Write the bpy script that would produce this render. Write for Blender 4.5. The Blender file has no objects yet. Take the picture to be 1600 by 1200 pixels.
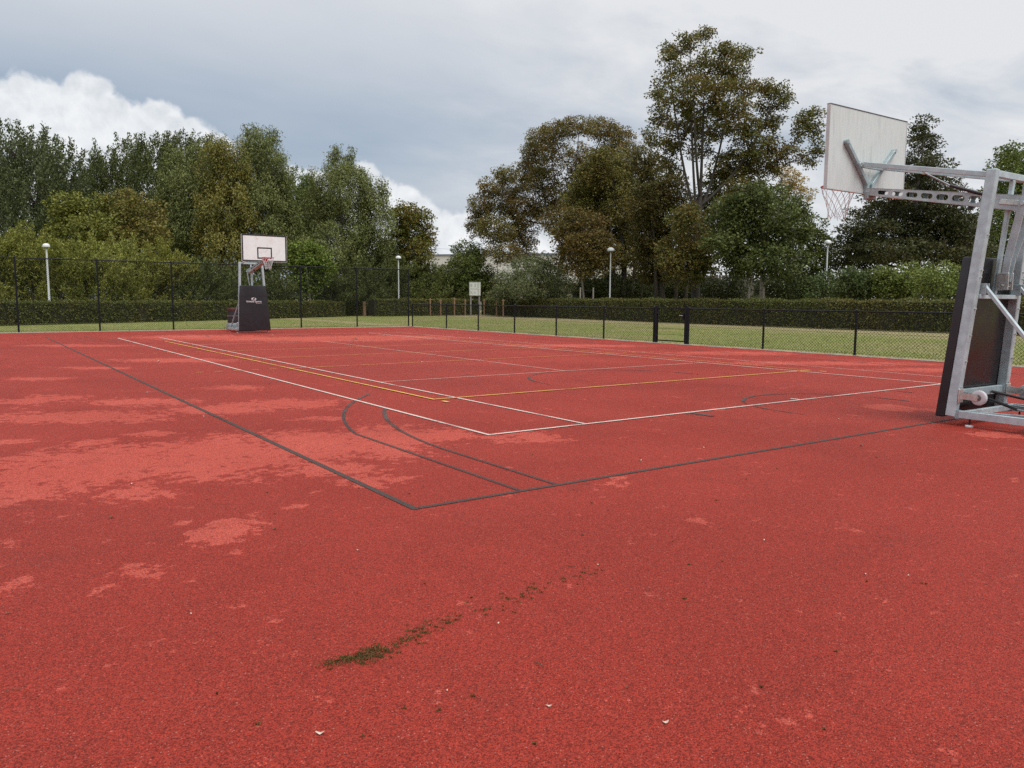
import bpy, bmesh, math, random
import numpy as np
from mathutils import Vector, Matrix

R = math.radians
scene = bpy.context.scene
col = scene.collection

# ---------------------------------------------------------------- camera
cam_data = bpy.data.cameras.new('camera')
cam_data.sensor_width = 36.0
cam_data.lens = 27.47
cam_data.clip_start = 0.05
cam_data.clip_end = 4000.0
cam = bpy.data.objects.new('camera', cam_data)
col.objects.link(cam)
CAM = Vector((-2.4724, -4.6826, 1.4271))
FWD = Vector((0.57285, 0.81267, -0.10681)); RGT = Vector((0.81771, -0.57559, 0.0062)); UPV = Vector((0.05644, 0.09089, 0.99426))
cam.matrix_world = Matrix(((RGT.x, UPV.x, -FWD.x, CAM.x), (RGT.y, UPV.y, -FWD.y, CAM.y), (RGT.z, UPV.z, -FWD.z, CAM.z), (0, 0, 0, 1)))
scene.camera = cam

# ---------------------------------------------------------------- exposure
scene.view_settings.view_transform = 'Standard'
scene.view_settings.look = 'None'
scene.view_settings.exposure = 0.10
scene.view_settings.gamma = 1.0
scene.view_settings.use_curve_mapping = False
scene.cycles.use_denoising = False
scene.cycles.max_bounces = 5
scene.cycles.diffuse_bounces = 3
scene.cycles.glossy_bounces = 2
scene.cycles.transmission_bounces = 3
scene.cycles.transparent_max_bounces = 12
scene.cycles.caustics_reflective = False
scene.cycles.caustics_refractive = False

# ---------------------------------------------------------------- sun
SUN_AZ, SUN_EL = 176.0, 62.0          # compass from +Y towards +X; behind the camera, a little to the right
sd = bpy.data.lights.new('sun', 'SUN')
sd.energy = 2.3; sd.angle = R(44); sd.color = (1.0, 0.955, 0.90)
so = bpy.data.objects.new('sun', sd); col.objects.link(so)
sdir = Vector((math.sin(R(SUN_AZ)) * math.cos(R(SUN_EL)), math.cos(R(SUN_AZ)) * math.cos(R(SUN_EL)), math.sin(R(SUN_EL))))
so.rotation_euler = sdir.to_track_quat('Z', 'Y').to_euler()
so.location = sdir * 60


# ---------------------------------------------------------------- node helpers
class NT:
    def __init__(self, tree):
        self.t = tree; self.n = tree.nodes; self.l = tree.links
    def node(self, typ, **kw):
        nd = self.n.new(typ)
        for k, v in kw.items(): setattr(nd, k, v)
        return nd
    def link(self, a, b): self.l.new(a, b)
    def _in(self, sock, v):
        if isinstance(v, bpy.types.NodeSocket): self.l.new(v, sock)
        elif v is not None:
            try: sock.default_value = v
            except Exception:
                sock.default_value = tuple(v) + (1.0,) if len(v) == 3 else v
    def m(self, op, a, b=None, c=None, clamp=False):
        nd = self.n.new('ShaderNodeMath'); nd.operation = op; nd.use_clamp = clamp
        self._in(nd.inputs[0], a)
        if b is not None: self._in(nd.inputs[1], b)
        if c is not None: self._in(nd.inputs[2], c)
        return nd.outputs[0]
    def vm(self, op, a, b=None, scale=None):
        nd = self.n.new('ShaderNodeVectorMath'); nd.operation = op
        self._in(nd.inputs[0], a)
        if b is not None: self._in(nd.inputs[1], b)
        if scale is not None: self._in(nd.inputs['Scale'], scale)
        return nd.outputs['Value'] if op in ('DISTANCE', 'DOT_PRODUCT', 'LENGTH') else nd.outputs[0]
    def rng(self, v, a, b, c=0.0, d=1.0, smooth=True):
        nd = self.n.new('ShaderNodeMapRange'); nd.interpolation_type = 'SMOOTHSTEP' if smooth else 'LINEAR'
        self._in(nd.inputs[0], v)
        for i, x in enumerate((a, b, c, d)): nd.inputs[1 + i].default_value = x
        return nd.outputs[0]
    def noise(self, vec, scale, detail=4.0, rough=0.55, dist=0.0, color=False):
        nd = self.n.new('ShaderNodeTexNoise')
        if vec is not None: self._in(nd.inputs['Vector'], vec)
        nd.inputs['Scale'].default_value = scale; nd.inputs['Detail'].default_value = detail
        nd.inputs['Roughness'].default_value = rough; nd.inputs['Distortion'].default_value = dist
        return nd.outputs['Color'] if color else nd.outputs['Fac']
    def mix(self, f, a, b, blend='MIX'):
        nd = self.n.new('ShaderNodeMix'); nd.data_type = 'RGBA'; nd.blend_type = blend
        self._in(nd.inputs[0], f)
        for s, v in ((nd.inputs[6], a), (nd.inputs[7], b)):
            if isinstance(v, bpy.types.NodeSocket): self.l.new(v, s)
            else: s.default_value = tuple(v) + (1.0,) if len(v) == 3 else v
        return nd.outputs[2]
    def mapping(self, vec, loc=(0, 0, 0), rot=(0, 0, 0), scale=(1, 1, 1)):
        nd = self.n.new('ShaderNodeMapping')
        self._in(nd.inputs[0], vec)
        nd.inputs[1].default_value = loc; nd.inputs[2].default_value = rot; nd.inputs[3].default_value = scale
        return nd.outputs[0]
    def bump(self, h, strength=0.3, dist=0.01, normal=None):
        nd = self.n.new('ShaderNodeBump'); nd.inputs['Strength'].default_value = strength
        nd.inputs['Distance'].default_value = dist; self._in(nd.inputs['Height'], h)
        if normal is not None: self._in(nd.inputs['Normal'], normal)
        return nd.outputs[0]


# ---------------------------------------------------------------- sky
world = bpy.data.worlds.new('World'); scene.world = world; world.use_nodes = True
w = NT(world.node_tree); world.node_tree.nodes.clear()
wo = w.node('ShaderNodeOutputWorld'); bg = w.node('ShaderNodeBackground'); bg.inputs['Strength'].default_value = 0.10
w.link(bg.outputs[0], wo.inputs[0])
sky = w.node('ShaderNodeTexSky', sky_type='NISHITA', sun_disc=False)
sky.sun_elevation = R(SUN_EL); sky.sun_rotation = R(SUN_AZ); sky.air_density = 1.2; sky.dust_density = 2.5; sky.ozone_density = 1.2
tc = w.node('ShaderNodeTexCoord'); D = tc.outputs['Generated']
sx = w.node('ShaderNodeSeparateXYZ'); w.link(D, sx.inputs[0])
X, Y, Z = sx.outputs
az = w.m('MULTIPLY', w.m('ARCTAN2', X, Y), 57.2958)
el = w.m('MULTIPLY', w.m('ARCSINE', Z), 57.2958)
# high cloud sheet, seen in perspective from below
zc = w.m('ADD', w.m('MAXIMUM', Z, 0.0), 0.16)
cp = w.node('ShaderNodeCombineXYZ'); w.link(w.m('DIVIDE', X, zc), cp.inputs[0]); w.link(w.m('DIVIDE', Y, zc), cp.inputs[1])
sheet = w.mapping(cp.outputs[0], loc=(3.1, 1.7, 0), rot=(0, 0, R(28)), scale=(0.9, 1.25, 1))
n_big = w.noise(sheet, 0.55, 5.0, 0.5, 0.3)
n_fine = w.noise(sheet, 1.9, 8.0, 0.58, 0.35)
side = w.vm('DOT_PRODUCT', D, (math.sin(R(72)), math.cos(R(72)), 0.0))
side_f = w.rng(side, 0.62, 0.97)
tex = w.m('MULTIPLY_ADD', side_f, 2.1, 0.25)
white = w.m('ADD', w.m('MULTIPLY', side_f, 0.62), w.m('MULTIPLY', w.m('SUBTRACT', n_big, 0.5), 0.9))
white = w.m('ADD', white, w.m('MULTIPLY', w.m('SUBTRACT', n_fine, 0.5), tex))
white = w.m('ADD', white, w.rng(Z, 0.16, 0.40, 0.0, 0.75))
white = w.m('ADD', white, 0.04, clamp=True)
clear = w.mix(0.80, sky.outputs[0], (3.35, 4.15, 5.25))
cloud = w.mix(white, clear, (7.2, 7.35, 7.6))
hor = w.m('MULTIPLY', w.rng(Z, 0.0, 0.22, 1.0, 0.0), w.rng(side, 0.55, 1.0))
cloud = w.mix(w.m('MULTIPLY', hor, 0.75), cloud, (8.8, 8.9, 8.9))
# cumulus heads low over the trees
ce = w.node('ShaderNodeCombineXYZ'); w.link(az, ce.inputs[0]); w.link(el, ce.inputs[1])
CUM = [(5.0, 10.9, 2.5), (7.2, 11.4, 2.3), (9.2, 10.3, 2.3), (11.4, 10.5, 2.0), (13.4, 9.8, 1.9), (14.8, 9.4, 1.5), (2.6, 10.0, 2.6), (-1, 8.6, 3.4), (7, 7, 4.6), (11.5, 7, 3.8), (2, 6.5, 4), (15.2, 8.0, 1.2),
       (19.4, 7.0, 2.0), (21.4, 7.4, 1.7), (24.2, 7.7, 2.0), (25.9, 6.9, 1.8), (27.3, 6.6, 1.7), (28.6, 5.6, 1.9), (30.4, 4.6, 2.1), (32.8, 4.4, 2.4), (22, 4.4, 3.8), (28, 2.6, 3.8), (36, 2.6, 3.0),
       (-9, 9, 5), (-17, 7, 5), (-30, 9, 7), (-48, 6, 7), (-70, 8, 8), (-100, 7, 8), (-135, 9, 8), (-165, 7, 8), (150, 8, 8), (118, 6, 8), (92, 4, 6)]
fld = None
for (a, e, r) in CUM:
    d = w.m('MULTIPLY_ADD', w.vm('DISTANCE', ce.outputs[0], (a, e, 0.0)), -1.0 / r, 1.0)
    fld = d if fld is None else w.m('MAXIMUM', fld, d)
puff = w.noise(D, 26.0, 7.0, 0.56, 0.25)
fluff = w.m('MULTIPLY', w.m('SUBTRACT', puff, 0.5), 1.15)
cm = w.rng(w.m('ADD', fld, fluff), -0.02, 0.22)
cm = w.m('MULTIPLY', cm, w.rng(Z, 0.0, 0.05, 0.75, 1.0))
lit = w.m('SUBTRACT', puff, w.noise(w.vm('ADD', D, (0.004, -0.004, -0.010)), 26.0, 7.0, 0.56, 0.25))
lit2 = w.noise(D, 9.0, 4.0, 0.5, 0.3)
shade = w.m('ADD', w.m('MULTIPLY', lit, -3.2), w.m('MULTIPLY_ADD', lit2, 0.9, 0.12), clamp=True)
cumc = w.mix(shade, (6.6, 6.95, 7.35), (8.6, 8.75, 8.9))
cloud = w.mix(w.m('MULTIPLY', cm, 0.93), cloud, cumc)
# an overcast sky brightens towards the zenith
gain = w.rng(Z, 0.30, 1.0, 1.0, 1.55)
final = w.vm('SCALE', cloud, scale=gain)
w.link(final, bg.inputs[0])

# ---------------------------------------------------------------- mesh helpers
MAT = {}
def new_mat(name):
    m = bpy.data.materials.new(name); m.use_nodes = True
    nt = NT(m.node_tree)
    b = m.node_tree.nodes['Principled BSDF']
    MAT[name] = m
    return m, nt, b

def plain(name, c, rough=0.5, metal=0.0, var=0.12, scale=6.0, bump=0.0, bscale=60.0, spec=0.5, grime=None, gscale=1.6, stretch=(1, 1, 1)):
    m, nt, b = new_mat(name)
    tcn = nt.node('ShaderNodeTexCoord')
    v = nt.mapping(tcn.outputs['Object'], scale=stretch)
    n = nt.noise(v, scale, 5.0, 0.6)
    lo = tuple(x * (1 - var) for x in c); hi = tuple(min(1, x * (1 + var)) for x in c)
    cc = nt.mix(nt.rng(n, 0.3, 0.7), lo, hi)
    if grime:
        g = nt.noise(v, gscale, 6.0, 0.65, 0.3)
        cc = nt.mix(nt.rng(g, 0.52, 0.74), cc, grime)
    nt.link(cc, b.inputs['Base Color'])
    rr = nt.rng(nt.noise(v, scale * 2.3, 4.0, 0.6), 0.3, 0.7, max(0.05, rough - 0.1), min(1, rough + 0.1))
    nt.link(rr, b.inputs['Roughness'])
    b.inputs['Metallic'].default_value = metal
    b.inputs['Specular IOR Level'].default_value = spec
    if bump:
        nt.link(nt.bump(nt.noise(v, bscale, 4.0, 0.6), bump, 0.01), b.inputs['Normal'])
    return m


class MB:
    """collects shapes; build() links them as one mesh object"""
    def __init__(self): self.v = []; self.f = []
    def add(self, vs, fs):
        o = len(self.v); self.v += [tuple(x) for x in vs]; self.f += [tuple(i + o for i in q) for q in fs]; return self
    def box(self, c, s, rot=None):
        x, y, z = (k / 2 for k in s)
        vs = [Vector(p) for p in ((-x, -y, -z), (x, -y, -z), (x, y, -z), (-x, y, -z), (-x, -y, z), (x, -y, z), (x, y, z), (-x, y, z))]
        if rot is not None: vs = [rot @ p for p in vs]
        c = Vector(c)
        return self.add([p + c for p in vs], [(0, 3, 2, 1), (4, 5, 6, 7), (0, 1, 5, 4), (1, 2, 6, 5), (2, 3, 7, 6), (3, 0, 4, 7)])
    def cbox(self, c, s, b=0.01, rot=None):
        """box with chamfered edges: 24 vertices"""
        x, y, z = (k / 2 for k in s); b = min(b, x * .9, y * .9, z * .9)
        bm = bmesh.new(); bmesh.ops.create_cube(bm, size=1.0)
        for q in bm.verts: q.co = Vector((q.co.x * s[0], q.co.y * s[1], q.co.z * s[2]))
        bmesh.ops.bevel(bm, geom=bm.edges[:], offset=b, segments=1, affect='EDGES')
        bm.verts.ensure_lookup_table()
        vs = [q.co.copy() for q in bm.verts]; fs = [[q.index for q in fc.verts] for fc in bm.faces]
        bm.free()
        if rot is not None: vs = [rot @ p for p in vs]
        c = Vector(c)
        return self.add([p + c for p in vs], fs)
    def bar(self, p, q, wd, ht, up=(0, 0, 1), bevel=0.0):
        """rectangular bar between two points: wd across, ht along 'up'"""
        p = Vector(p); q = Vector(q); d = (q - p); L = d.length; d.normalize()
        u = Vector(up); s = d.cross(u)
        if s.length < 1e-4: s = d.cross(Vector((0, 1, 0)))
        s.normalize(); u = s.cross(d)
        rot = Matrix((s, d, u)).transposed()
        return self.cbox((p + q) / 2, (wd, L, ht), bevel, rot) if bevel else self.box((p + q) / 2, (wd, L, ht), rot)
    def tube(self, p, q, r, n=10, r2=None, caps=True):
        return self.path([p, q], [r, r if r2 is None else r2], n, caps)
    def path(self, pts, rad, n=8, caps=True):
        pts = [Vector(p) for p in pts]
        vs = []; prev = None
        for i, p in enumerate(pts):
            d = (pts[min(i + 1, len(pts) - 1)] - pts[max(i - 1, 0)])
            if d.length < 1e-9: d = Vector((0, 0, 1))
            d.normalize()
            if prev is None:
                a = d.cross(Vector((0, 0, 1)))
                if a.length < 0.05: a = d.cross(Vector((0, 1, 0)))
            else:
                a = prev - d * prev.dot(d)
                if a.length < 1e-4: a = d.cross(Vector((0, 1, 0)))
            a.normalize(); prev = a; b = d.cross(a)
            for k in range(n):
                t = 2 * math.pi * k / n
                vs.append(p + (a * math.cos(t) + b * math.sin(t)) * rad[i])
        fs = []
        for i in range(len(pts) - 1):
            for k in range(n):
                k2 = (k + 1) % n
                fs.append((i * n + k, i * n + k2, (i + 1) * n + k2, (i + 1) * n + k))
        if caps and n > 2:
            fs.append(tuple(reversed(range(n)))); fs.append(tuple((len(pts) - 1) * n + k for k in range(n)))
        return self.add(vs, fs)
    def lathe(self, prof, n=20, c=(0, 0, 0), rot=None, close=False):
        c = Vector(c); vs = []; m = len(prof)
        for (r, z) in prof:
            for k in range(n):
                t = 2 * math.pi * k / n
                p = Vector((r * math.cos(t), r * math.sin(t), z))
                vs.append((rot @ p if rot is not None else p) + c)
        fs = []
        for i in range(m if close else m - 1):
            j = (i + 1) % m
            for k in range(n):
                k2 = (k + 1) % n
                fs.append((i * n + k, i * n + k2, j * n + k2, j * n + k))
        if not close:
            if prof[0][0] > 1e-6: fs.append(tuple(reversed(range(n))))
            if prof[-1][0] > 1e-6: fs.append(tuple((m - 1) * n + k for k in range(n)))
        return self.add(vs, fs)
    def build(self, name, mat, parent=None, smooth=False, mesh_only=False):
        me = bpy.data.meshes.new(name)
        me.from_pydata([tuple(x) for x in self.v], [], self.f); me.update()
        if smooth:
            for pl in me.polygons: pl.use_smooth = True
        me.materials.append(MAT[mat] if isinstance(mat, str) else mat)
        if mesh_only: return me
        return link(name, me, parent)

def link(name, me, parent=None):
    o = bpy.data.objects.new(name, me); col.objects.link(o)
    if parent is not None: o.parent = parent
    return o

def smooth_by_angle(o, ang=35):
    me = o.data
    for pl in me.polygons: pl.use_smooth = True
    bm = bmesh.new(); bm.from_mesh(me)
    for e in bm.edges:
        if len(e.link_faces) != 2 or e.calc_face_angle(0) > R(ang): e.smooth = False
    bm.to_mesh(me); bm.free()
    return o

def tag(o, label=None, cat=None, group=None, kind=None):
    if label: o['label'] = label
    if cat: o['category'] = cat
    if group: o['group'] = group
    if kind: o['kind'] = kind
    return o

def empty(name, loc=(0, 0, 0), rz=0.0):
    o = bpy.data.objects.new(name, None); col.objects.link(o)
    o.empty_display_size = 0.2; o.location = loc; o.rotation_euler = (0, 0, rz)
    return o

def copy_tree(o, parent=None):
    c = o.copy(); col.objects.link(c); c.parent = parent
    for ch in list(o.children): copy_tree(ch, c)
    return c

def np_mesh(name, V, F, mat, smooth=False):
    """V (n,3) float, F (m,k) int -> mesh"""
    me = bpy.data.meshes.new(name)
    V = np.ascontiguousarray(V, np.float32); F = np.ascontiguousarray(F, np.int32); k = F.shape[1]
    me.vertices.add(len(V)); me.vertices.foreach_set('co', V.ravel())
    me.loops.add(F.size); me.loops.foreach_set('vertex_index', F.ravel())
    me.polygons.add(len(F)); me.polygons.foreach_set('loop_start', np.arange(0, F.size, k, dtype=np.int32))
    me.polygons.foreach_set('loop_total', np.full(len(F), k, np.int32))
    me.materials.append(MAT[mat] if isinstance(mat, str) else mat)
    me.update(calc_edges=True)
    return me

# ================================================================ materials
def granule_surface(nt, b, vec):
    """rubber granulate: per-granule tone and relief"""
    vo = nt.node('ShaderNodeTexVoronoi'); vo.inputs['Scale'].default_value = 215.0; nt.link(vec, vo.inputs['Vector'])
    sp = nt.node('ShaderNodeSeparateColor'); nt.link(vo.outputs['Color'], sp.inputs[0])
    tone = nt.rng(sp.outputs[0], 0.0, 1.0, 0.40, 1.42, smooth=False)
    odd = nt.m('MULTIPLY', nt.rng(sp.outputs[1], 0.985, 0.995), 1.0)
    h = nt.m('SUBTRACT', 1.0, vo.outputs['Distance'])
    grit = nt.noise(vec, 420.0, 2.0, 0.5)
    nrm = nt.bump(nt.m('ADD', h, nt.m('MULTIPLY', grit, 0.5)), 0.85, 0.006)
    nt.link(nrm, b.inputs['Normal'])
    return tone, odd

m, nt, b = new_mat('court_rubber')
geo = nt.node('ShaderNodeNewGeometry'); P = geo.outputs['Position']
at = nt.node('ShaderNodeAttribute', attribute_name='dry'); dry_f = at.outputs['Fac']
at2 = nt.node('ShaderNodeAttribute', attribute_name='moss'); moss_f = at2.outputs['Fac']
tone, odd = granule_surface(nt, b, P)
n_edge = nt.noise(P, 1.9, 10.0, 0.72, 0.2)
n_jag = nt.noise(P, 9.0, 8.0, 0.75, 0.1)
n_mid = nt.noise(P, 0.55, 5.0, 0.55)
n_low = nt.noise(P, 0.12, 3.0, 0.5)
dmask = nt.rng(nt.m('ADD', dry_f, nt.m('MULTIPLY', nt.m('ADD', nt.m('SUBTRACT', n_edge, 0.5), nt.m('MULTIPLY', nt.m('SUBTRACT', n_jag, 0.5), 1.3)), 3.2)), 0.03, 0.065)
wet = nt.mix(nt.rng(n_mid, 0.28, 0.72), (0.300, 0.032, 0.020), (0.380, 0.046, 0.029))
wet = nt.mix(nt.rng(n_low, 0.35, 0.65), wet, (0.340, 0.039, 0.025))
dryc = nt.mix(nt.rng(n_mid, 0.3, 0.7), (0.51, 0.088, 0.062), (0.56, 0.108, 0.078))
base = nt.mix(nt.m('MULTIPLY', dmask, 0.95), wet, dryc)
base = nt.mix(nt.m('MULTIPLY', nt.rng(nt.noise(P, 0.32, 7.0, 0.62, 0.5), 0.46, 0.60), 0.30), base, nt.vm('SCALE', base, scale=0.72))
# trodden grime and old algae
gr = nt.noise(P, 1.1, 8.0, 0.66, 0.4)
base = nt.mix(nt.m('MULTIPLY', nt.rng(gr, 0.54, 0.76), 0.42), base, (0.17, 0.028, 0.020))
mm = nt.rng(nt.m('ADD', moss_f, nt.m('MULTIPLY', nt.m('SUBTRACT', nt.noise(P, 14.0, 7.0, 0.7), 0.5), 2.6)), 0.25, 0.7)
base = nt.mix(nt.m('MULTIPLY', mm, 0.75), base, (0.085, 0.060, 0.022))
spk = nt.rng(nt.noise(P, 4.5, 8.0, 0.80), 0.66, 0.76)
base = nt.mix(nt.m('MULTIPLY', spk, 0.5), base, (0.10, 0.05, 0.025))
base = nt.vm('MULTIPLY', base, None)
tn = nt.node('ShaderNodeCombineXYZ')
for i in range(3): nt.link(tone, tn.inputs[i])
nt.link(tn.outputs[0], base.node.inputs[1])
base = nt.mix(nt.m('MULTIPLY', odd, 0.55), base, (0.60, 0.26, 0.20))
nt.link(base, b.inputs['Base Color'])
nt.link(nt.rng(dmask, 0, 1, 0.62, 0.80, smooth=False), b.inputs['Roughness'])
b.inputs['Specular IOR Level'].default_value = 0.12
b.inputs['Sheen Weight'].default_value = 0.02; b.inputs['Sheen Roughness'].default_value = 0.35
b.inputs['Sheen Tint'].default_value = (1.0, 0.50, 0.38, 1)

def paint(name, c, keep, rough=0.6, amax=1.0):
    """worn floor paint: shows the rubber through where it has gone"""
    m, nt, b = new_mat(name)
    geo = nt.node('ShaderNodeNewGeometry'); P = geo.outputs['Position']
    tone, odd = granule_surface(nt, b, P)
    n = nt.noise(P, 1.2, 7.0, 0.65, 0.3); n2 = nt.noise(P, 60.0, 3.0, 0.6)
    cc = nt.vm('MULTIPLY', nt.mix(nt.rng(n, 0.3, 0.7), tuple(x * .9 for x in c), tuple(min(1, x * 1.08) for x in c)), None)
    tn = nt.node('ShaderNodeCombineXYZ')
    t2 = nt.m('MULTIPLY_ADD', tone, 0.6, 0.4)
    for i in range(3): nt.link(t2, tn.inputs[i])
    nt.link(tn.outputs[0], cc.node.inputs[1])
    nt.link(cc, b.inputs['Base Color']); b.inputs['Roughness'].default_value = rough + .15; b.inputs['Specular IOR Level'].default_value = 0.08
    a = nt.m('ADD', nt.m('MULTIPLY', nt.m('SUBTRACT', n, 0.5), 2.4), nt.m('MULTIPLY', nt.m('SUBTRACT', n2, 0.5), 0.9))
    nt.link(nt.m('MULTIPLY', nt.rng(nt.m('ADD', a, keep), -0.1, 0.35), amax), b.inputs['Alpha'])
    return m
paint('paint_white', (0.74, 0.62, 0.55), 0.48)
paint('paint_white_worn', (0.74, 0.58, 0.50), 0.55, amax=0.55)
paint('paint_yellow', (0.78, 0.52, 0.14), 0.42)
paint('paint_yellow_worn', (0.74, 0.46, 0.12), 0.50, amax=0.55)
paint('paint_grey', (0.098, 0.076, 0.070), 0.55)
paint('paint_grey_arc', (0.110, 0.084, 0.078), 0.60, amax=0.75)
paint('paint_grey_worn', (0.125, 0.092, 0.085), 0.22)
paint('paint_grey_gone', (0.135, 0.100, 0.090), -0.28)

m, nt, b = new_mat('lawn')
geo = nt.node('ShaderNodeNewGeometry'); P = geo.outputs['Position']
spx = nt.node('ShaderNodeSeparateXYZ'); nt.link(P, spx.inputs[0])
n1 = nt.noise(P, 0.28, 6.0, 0.6, 0.4); n2 = nt.noise(P, 2.2, 6.0, 0.7); n3 = nt.noise(P, 30.0, 3.0, 0.7)
c = nt.mix(nt.rng(n2, 0.3, 0.7), (0.190, 0.225, 0.056), (0.300, 0.315, 0.095))
c = nt.mix(nt.rng(n1, 0.46, 0.66), c, (0.34, 0.29, 0.135))
# straw-dry strips beside the court edging and along the foot of the hedge
strip = nt.m('MAXIMUM', nt.rng(nt.m('ABSOLUTE', nt.m('SUBTRACT', spx.outputs[0], 17.4)), 0.2, 1.3, 1.0, 0.0), nt.rng(spx.outputs[0], 28.5, 34.0))
c = nt.mix(nt.m('MULTIPLY', strip, nt.rng(n2, 0.30, 0.56)), c, (0.42, 0.34, 0.19))
c = nt.mix(nt.rng(n3, 0.35, 0.7, 0.0, 0.45), c, (0.10, 0.12, 0.035))
nt.link(c, b.inputs['Base Color']); b.inputs['Roughness'].default_value = 0.85; b.inputs['Specular IOR Level'].default_value = 0.15
nt.link(nt.bump(nt.m('ADD', n3, nt.m('MULTIPLY', nt.noise(P, 9.0, 4.0, 0.7), 1.5)), 0.9, 0.05), b.inputs['Normal'])

plain('concrete', (0.40, 0.37, 0.32), 0.85, var=0.2, scale=5, bump=0.3, grime=(0.20, 0.19, 0.14))
plain('black_coat', (0.008, 0.010, 0.014), 0.48, var=0.25, scale=3, spec=0.25)
plain('fence_wire', (0.008, 0.010, 0.010), 0.6, var=0.2, scale=3, spec=0.15)
plain('galvanised', (0.46, 0.55, 0.575), 0.46, metal=0.25, var=0.14, scale=9, grime=(0.38, 0.445, 0.465), gscale=2.2)
plain('galvanised_dull', (0.33, 0.41, 0.43), 0.50, metal=0.25, var=0.16, scale=9)
plain('zinc_bracket', (0.62, 0.63, 0.60), 0.34, metal=0.75, var=0.15, scale=20)
plain('pad_vinyl', (0.017, 0.016, 0.019), 0.48, var=0.18, scale=2.5, bump=0.05, bscale=9, grime=(0.028, 0.022, 0.022))
plain('pad_back', (0.010, 0.009, 0.010), 0.30, var=0.3, scale=1.5, spec=0.5)
plain('board_front', (0.76, 0.84, 0.83), 0.45, var=0.04, scale=3, grime=(0.66, 0.63, 0.60), gscale=5)
plain('board_back', (0.61, 0.67, 0.665), 0.6, var=0.05, scale=5, grime=(0.43, 0.50, 0.50), gscale=2.4, stretch=(6, 6, 0.7))
plain('board_edge', (0.52, 0.56, 0.56), 0.5, var=0.1)
plain('board_cap', (0.10, 0.10, 0.105), 0.5)
plain('print_black', (0.018, 0.018, 0.020), 0.5)
plain('print_white', (0.80, 0.79, 0.80), 0.5, var=0.06)
plain('ring_red', (0.50, 0.045, 0.050), 0.45, var=0.15)
plain('net_cord', (0.66, 0.70, 0.70), 0.9, var=0.15)
plain('rod_black', (0.016, 0.016, 0.018), 0.35)
plain('rod_steel', (0.30, 0.33, 0.35), 0.35, metal=0.4)
plain('wheel_nylon', (0.56, 0.55, 0.57), 0.45, var=0.08, grime=(0.42, 0.40, 0.40))
plain('lamp_white', (0.70, 0.72, 0.72), 0.45, var=0.08, grime=(0.50, 0.53, 0.51))
plain('lamp_post_white', (0.62, 0.65, 0.66), 0.5, var=0.1, grime=(0.42, 0.46, 0.45), stretch=(3, 3, .6))
plain('lamp_under', (0.28, 0.29, 0.30), 0.5)
plain('stake_wood', (0.26, 0.155, 0.095), 0.85, var=0.25, scale=7, bump=0.3, stretch=(4, 4, .5))
plain('grey_wood', (0.24, 0.225, 0.20), 0.85, var=0.25, scale=7, bump=0.3, stretch=(4, 4, .5))
plain('shed_wood', (0.17, 0.15, 0.13), 0.85, var=0.3, scale=5, bump=0.3, stretch=(4, 4, .4))
plain('sign_face', (0.66, 0.68, 0.62), 0.5, var=0.05, grime=(0.50, 0.53, 0.46), gscale=6)
plain('sign_print', (0.25, 0.27, 0.24), 0.6)
plain('bin_dark', (0.030, 0.027, 0.030), 0.5, var=0.3, scale=8)
plain('bin_rust', (0.085, 0.028, 0.020), 0.65, var=0.3, scale=10)
plain('bin_hoop', (0.15, 0.125, 0.12), 0.5, var=0.3, scale=10)
plain('bark_grey', (0.062, 0.054, 0.044), 0.9, var=0.35, scale=5, bump=0.6, bscale=16, stretch=(3, 3, .6))
plain('bark_dark', (0.070, 0.058, 0.045), 0.9, var=0.35, scale=5, bump=0.6, bscale=16, stretch=(3, 3, .6))
plain('bark_pale', (0.30, 0.27, 0.22), 0.9, var=0.3, scale=6, bump=0.5, bscale=16, stretch=(3, 3, .6))
plain('render_wall', (0.56, 0.54, 0.49), 0.85, var=0.06, scale=.4, grime=(0.47, 0.46, 0.42), gscale=.3)
plain('roof_trim', (0.16, 0.18, 0.22), 0.6)
plain('window_glass', (0.03, 0.04, 0.05), 0.12, var=0.2)
plain('strap_black', (0.02, 0.02, 0.02), 0.7)
plain('hedge_core', (0.030, 0.028, 0.014), 0.95, var=0.4, scale=8, bump=0.8, bscale=14)
plain('litter_pale', (0.62, 0.50, 0.40), 0.8, var=0.3, scale=30)
plain('litter_brown', (0.12, 0.070, 0.035), 0.8, var=0.3, scale=30)
plain('twig', (0.10, 0.07, 0.045), 0.9, var=0.3, scale=30)
plain('dirt', (0.10, 0.085, 0.05), 0.95, var=0.4, scale=30, bump=0.5)

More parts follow.
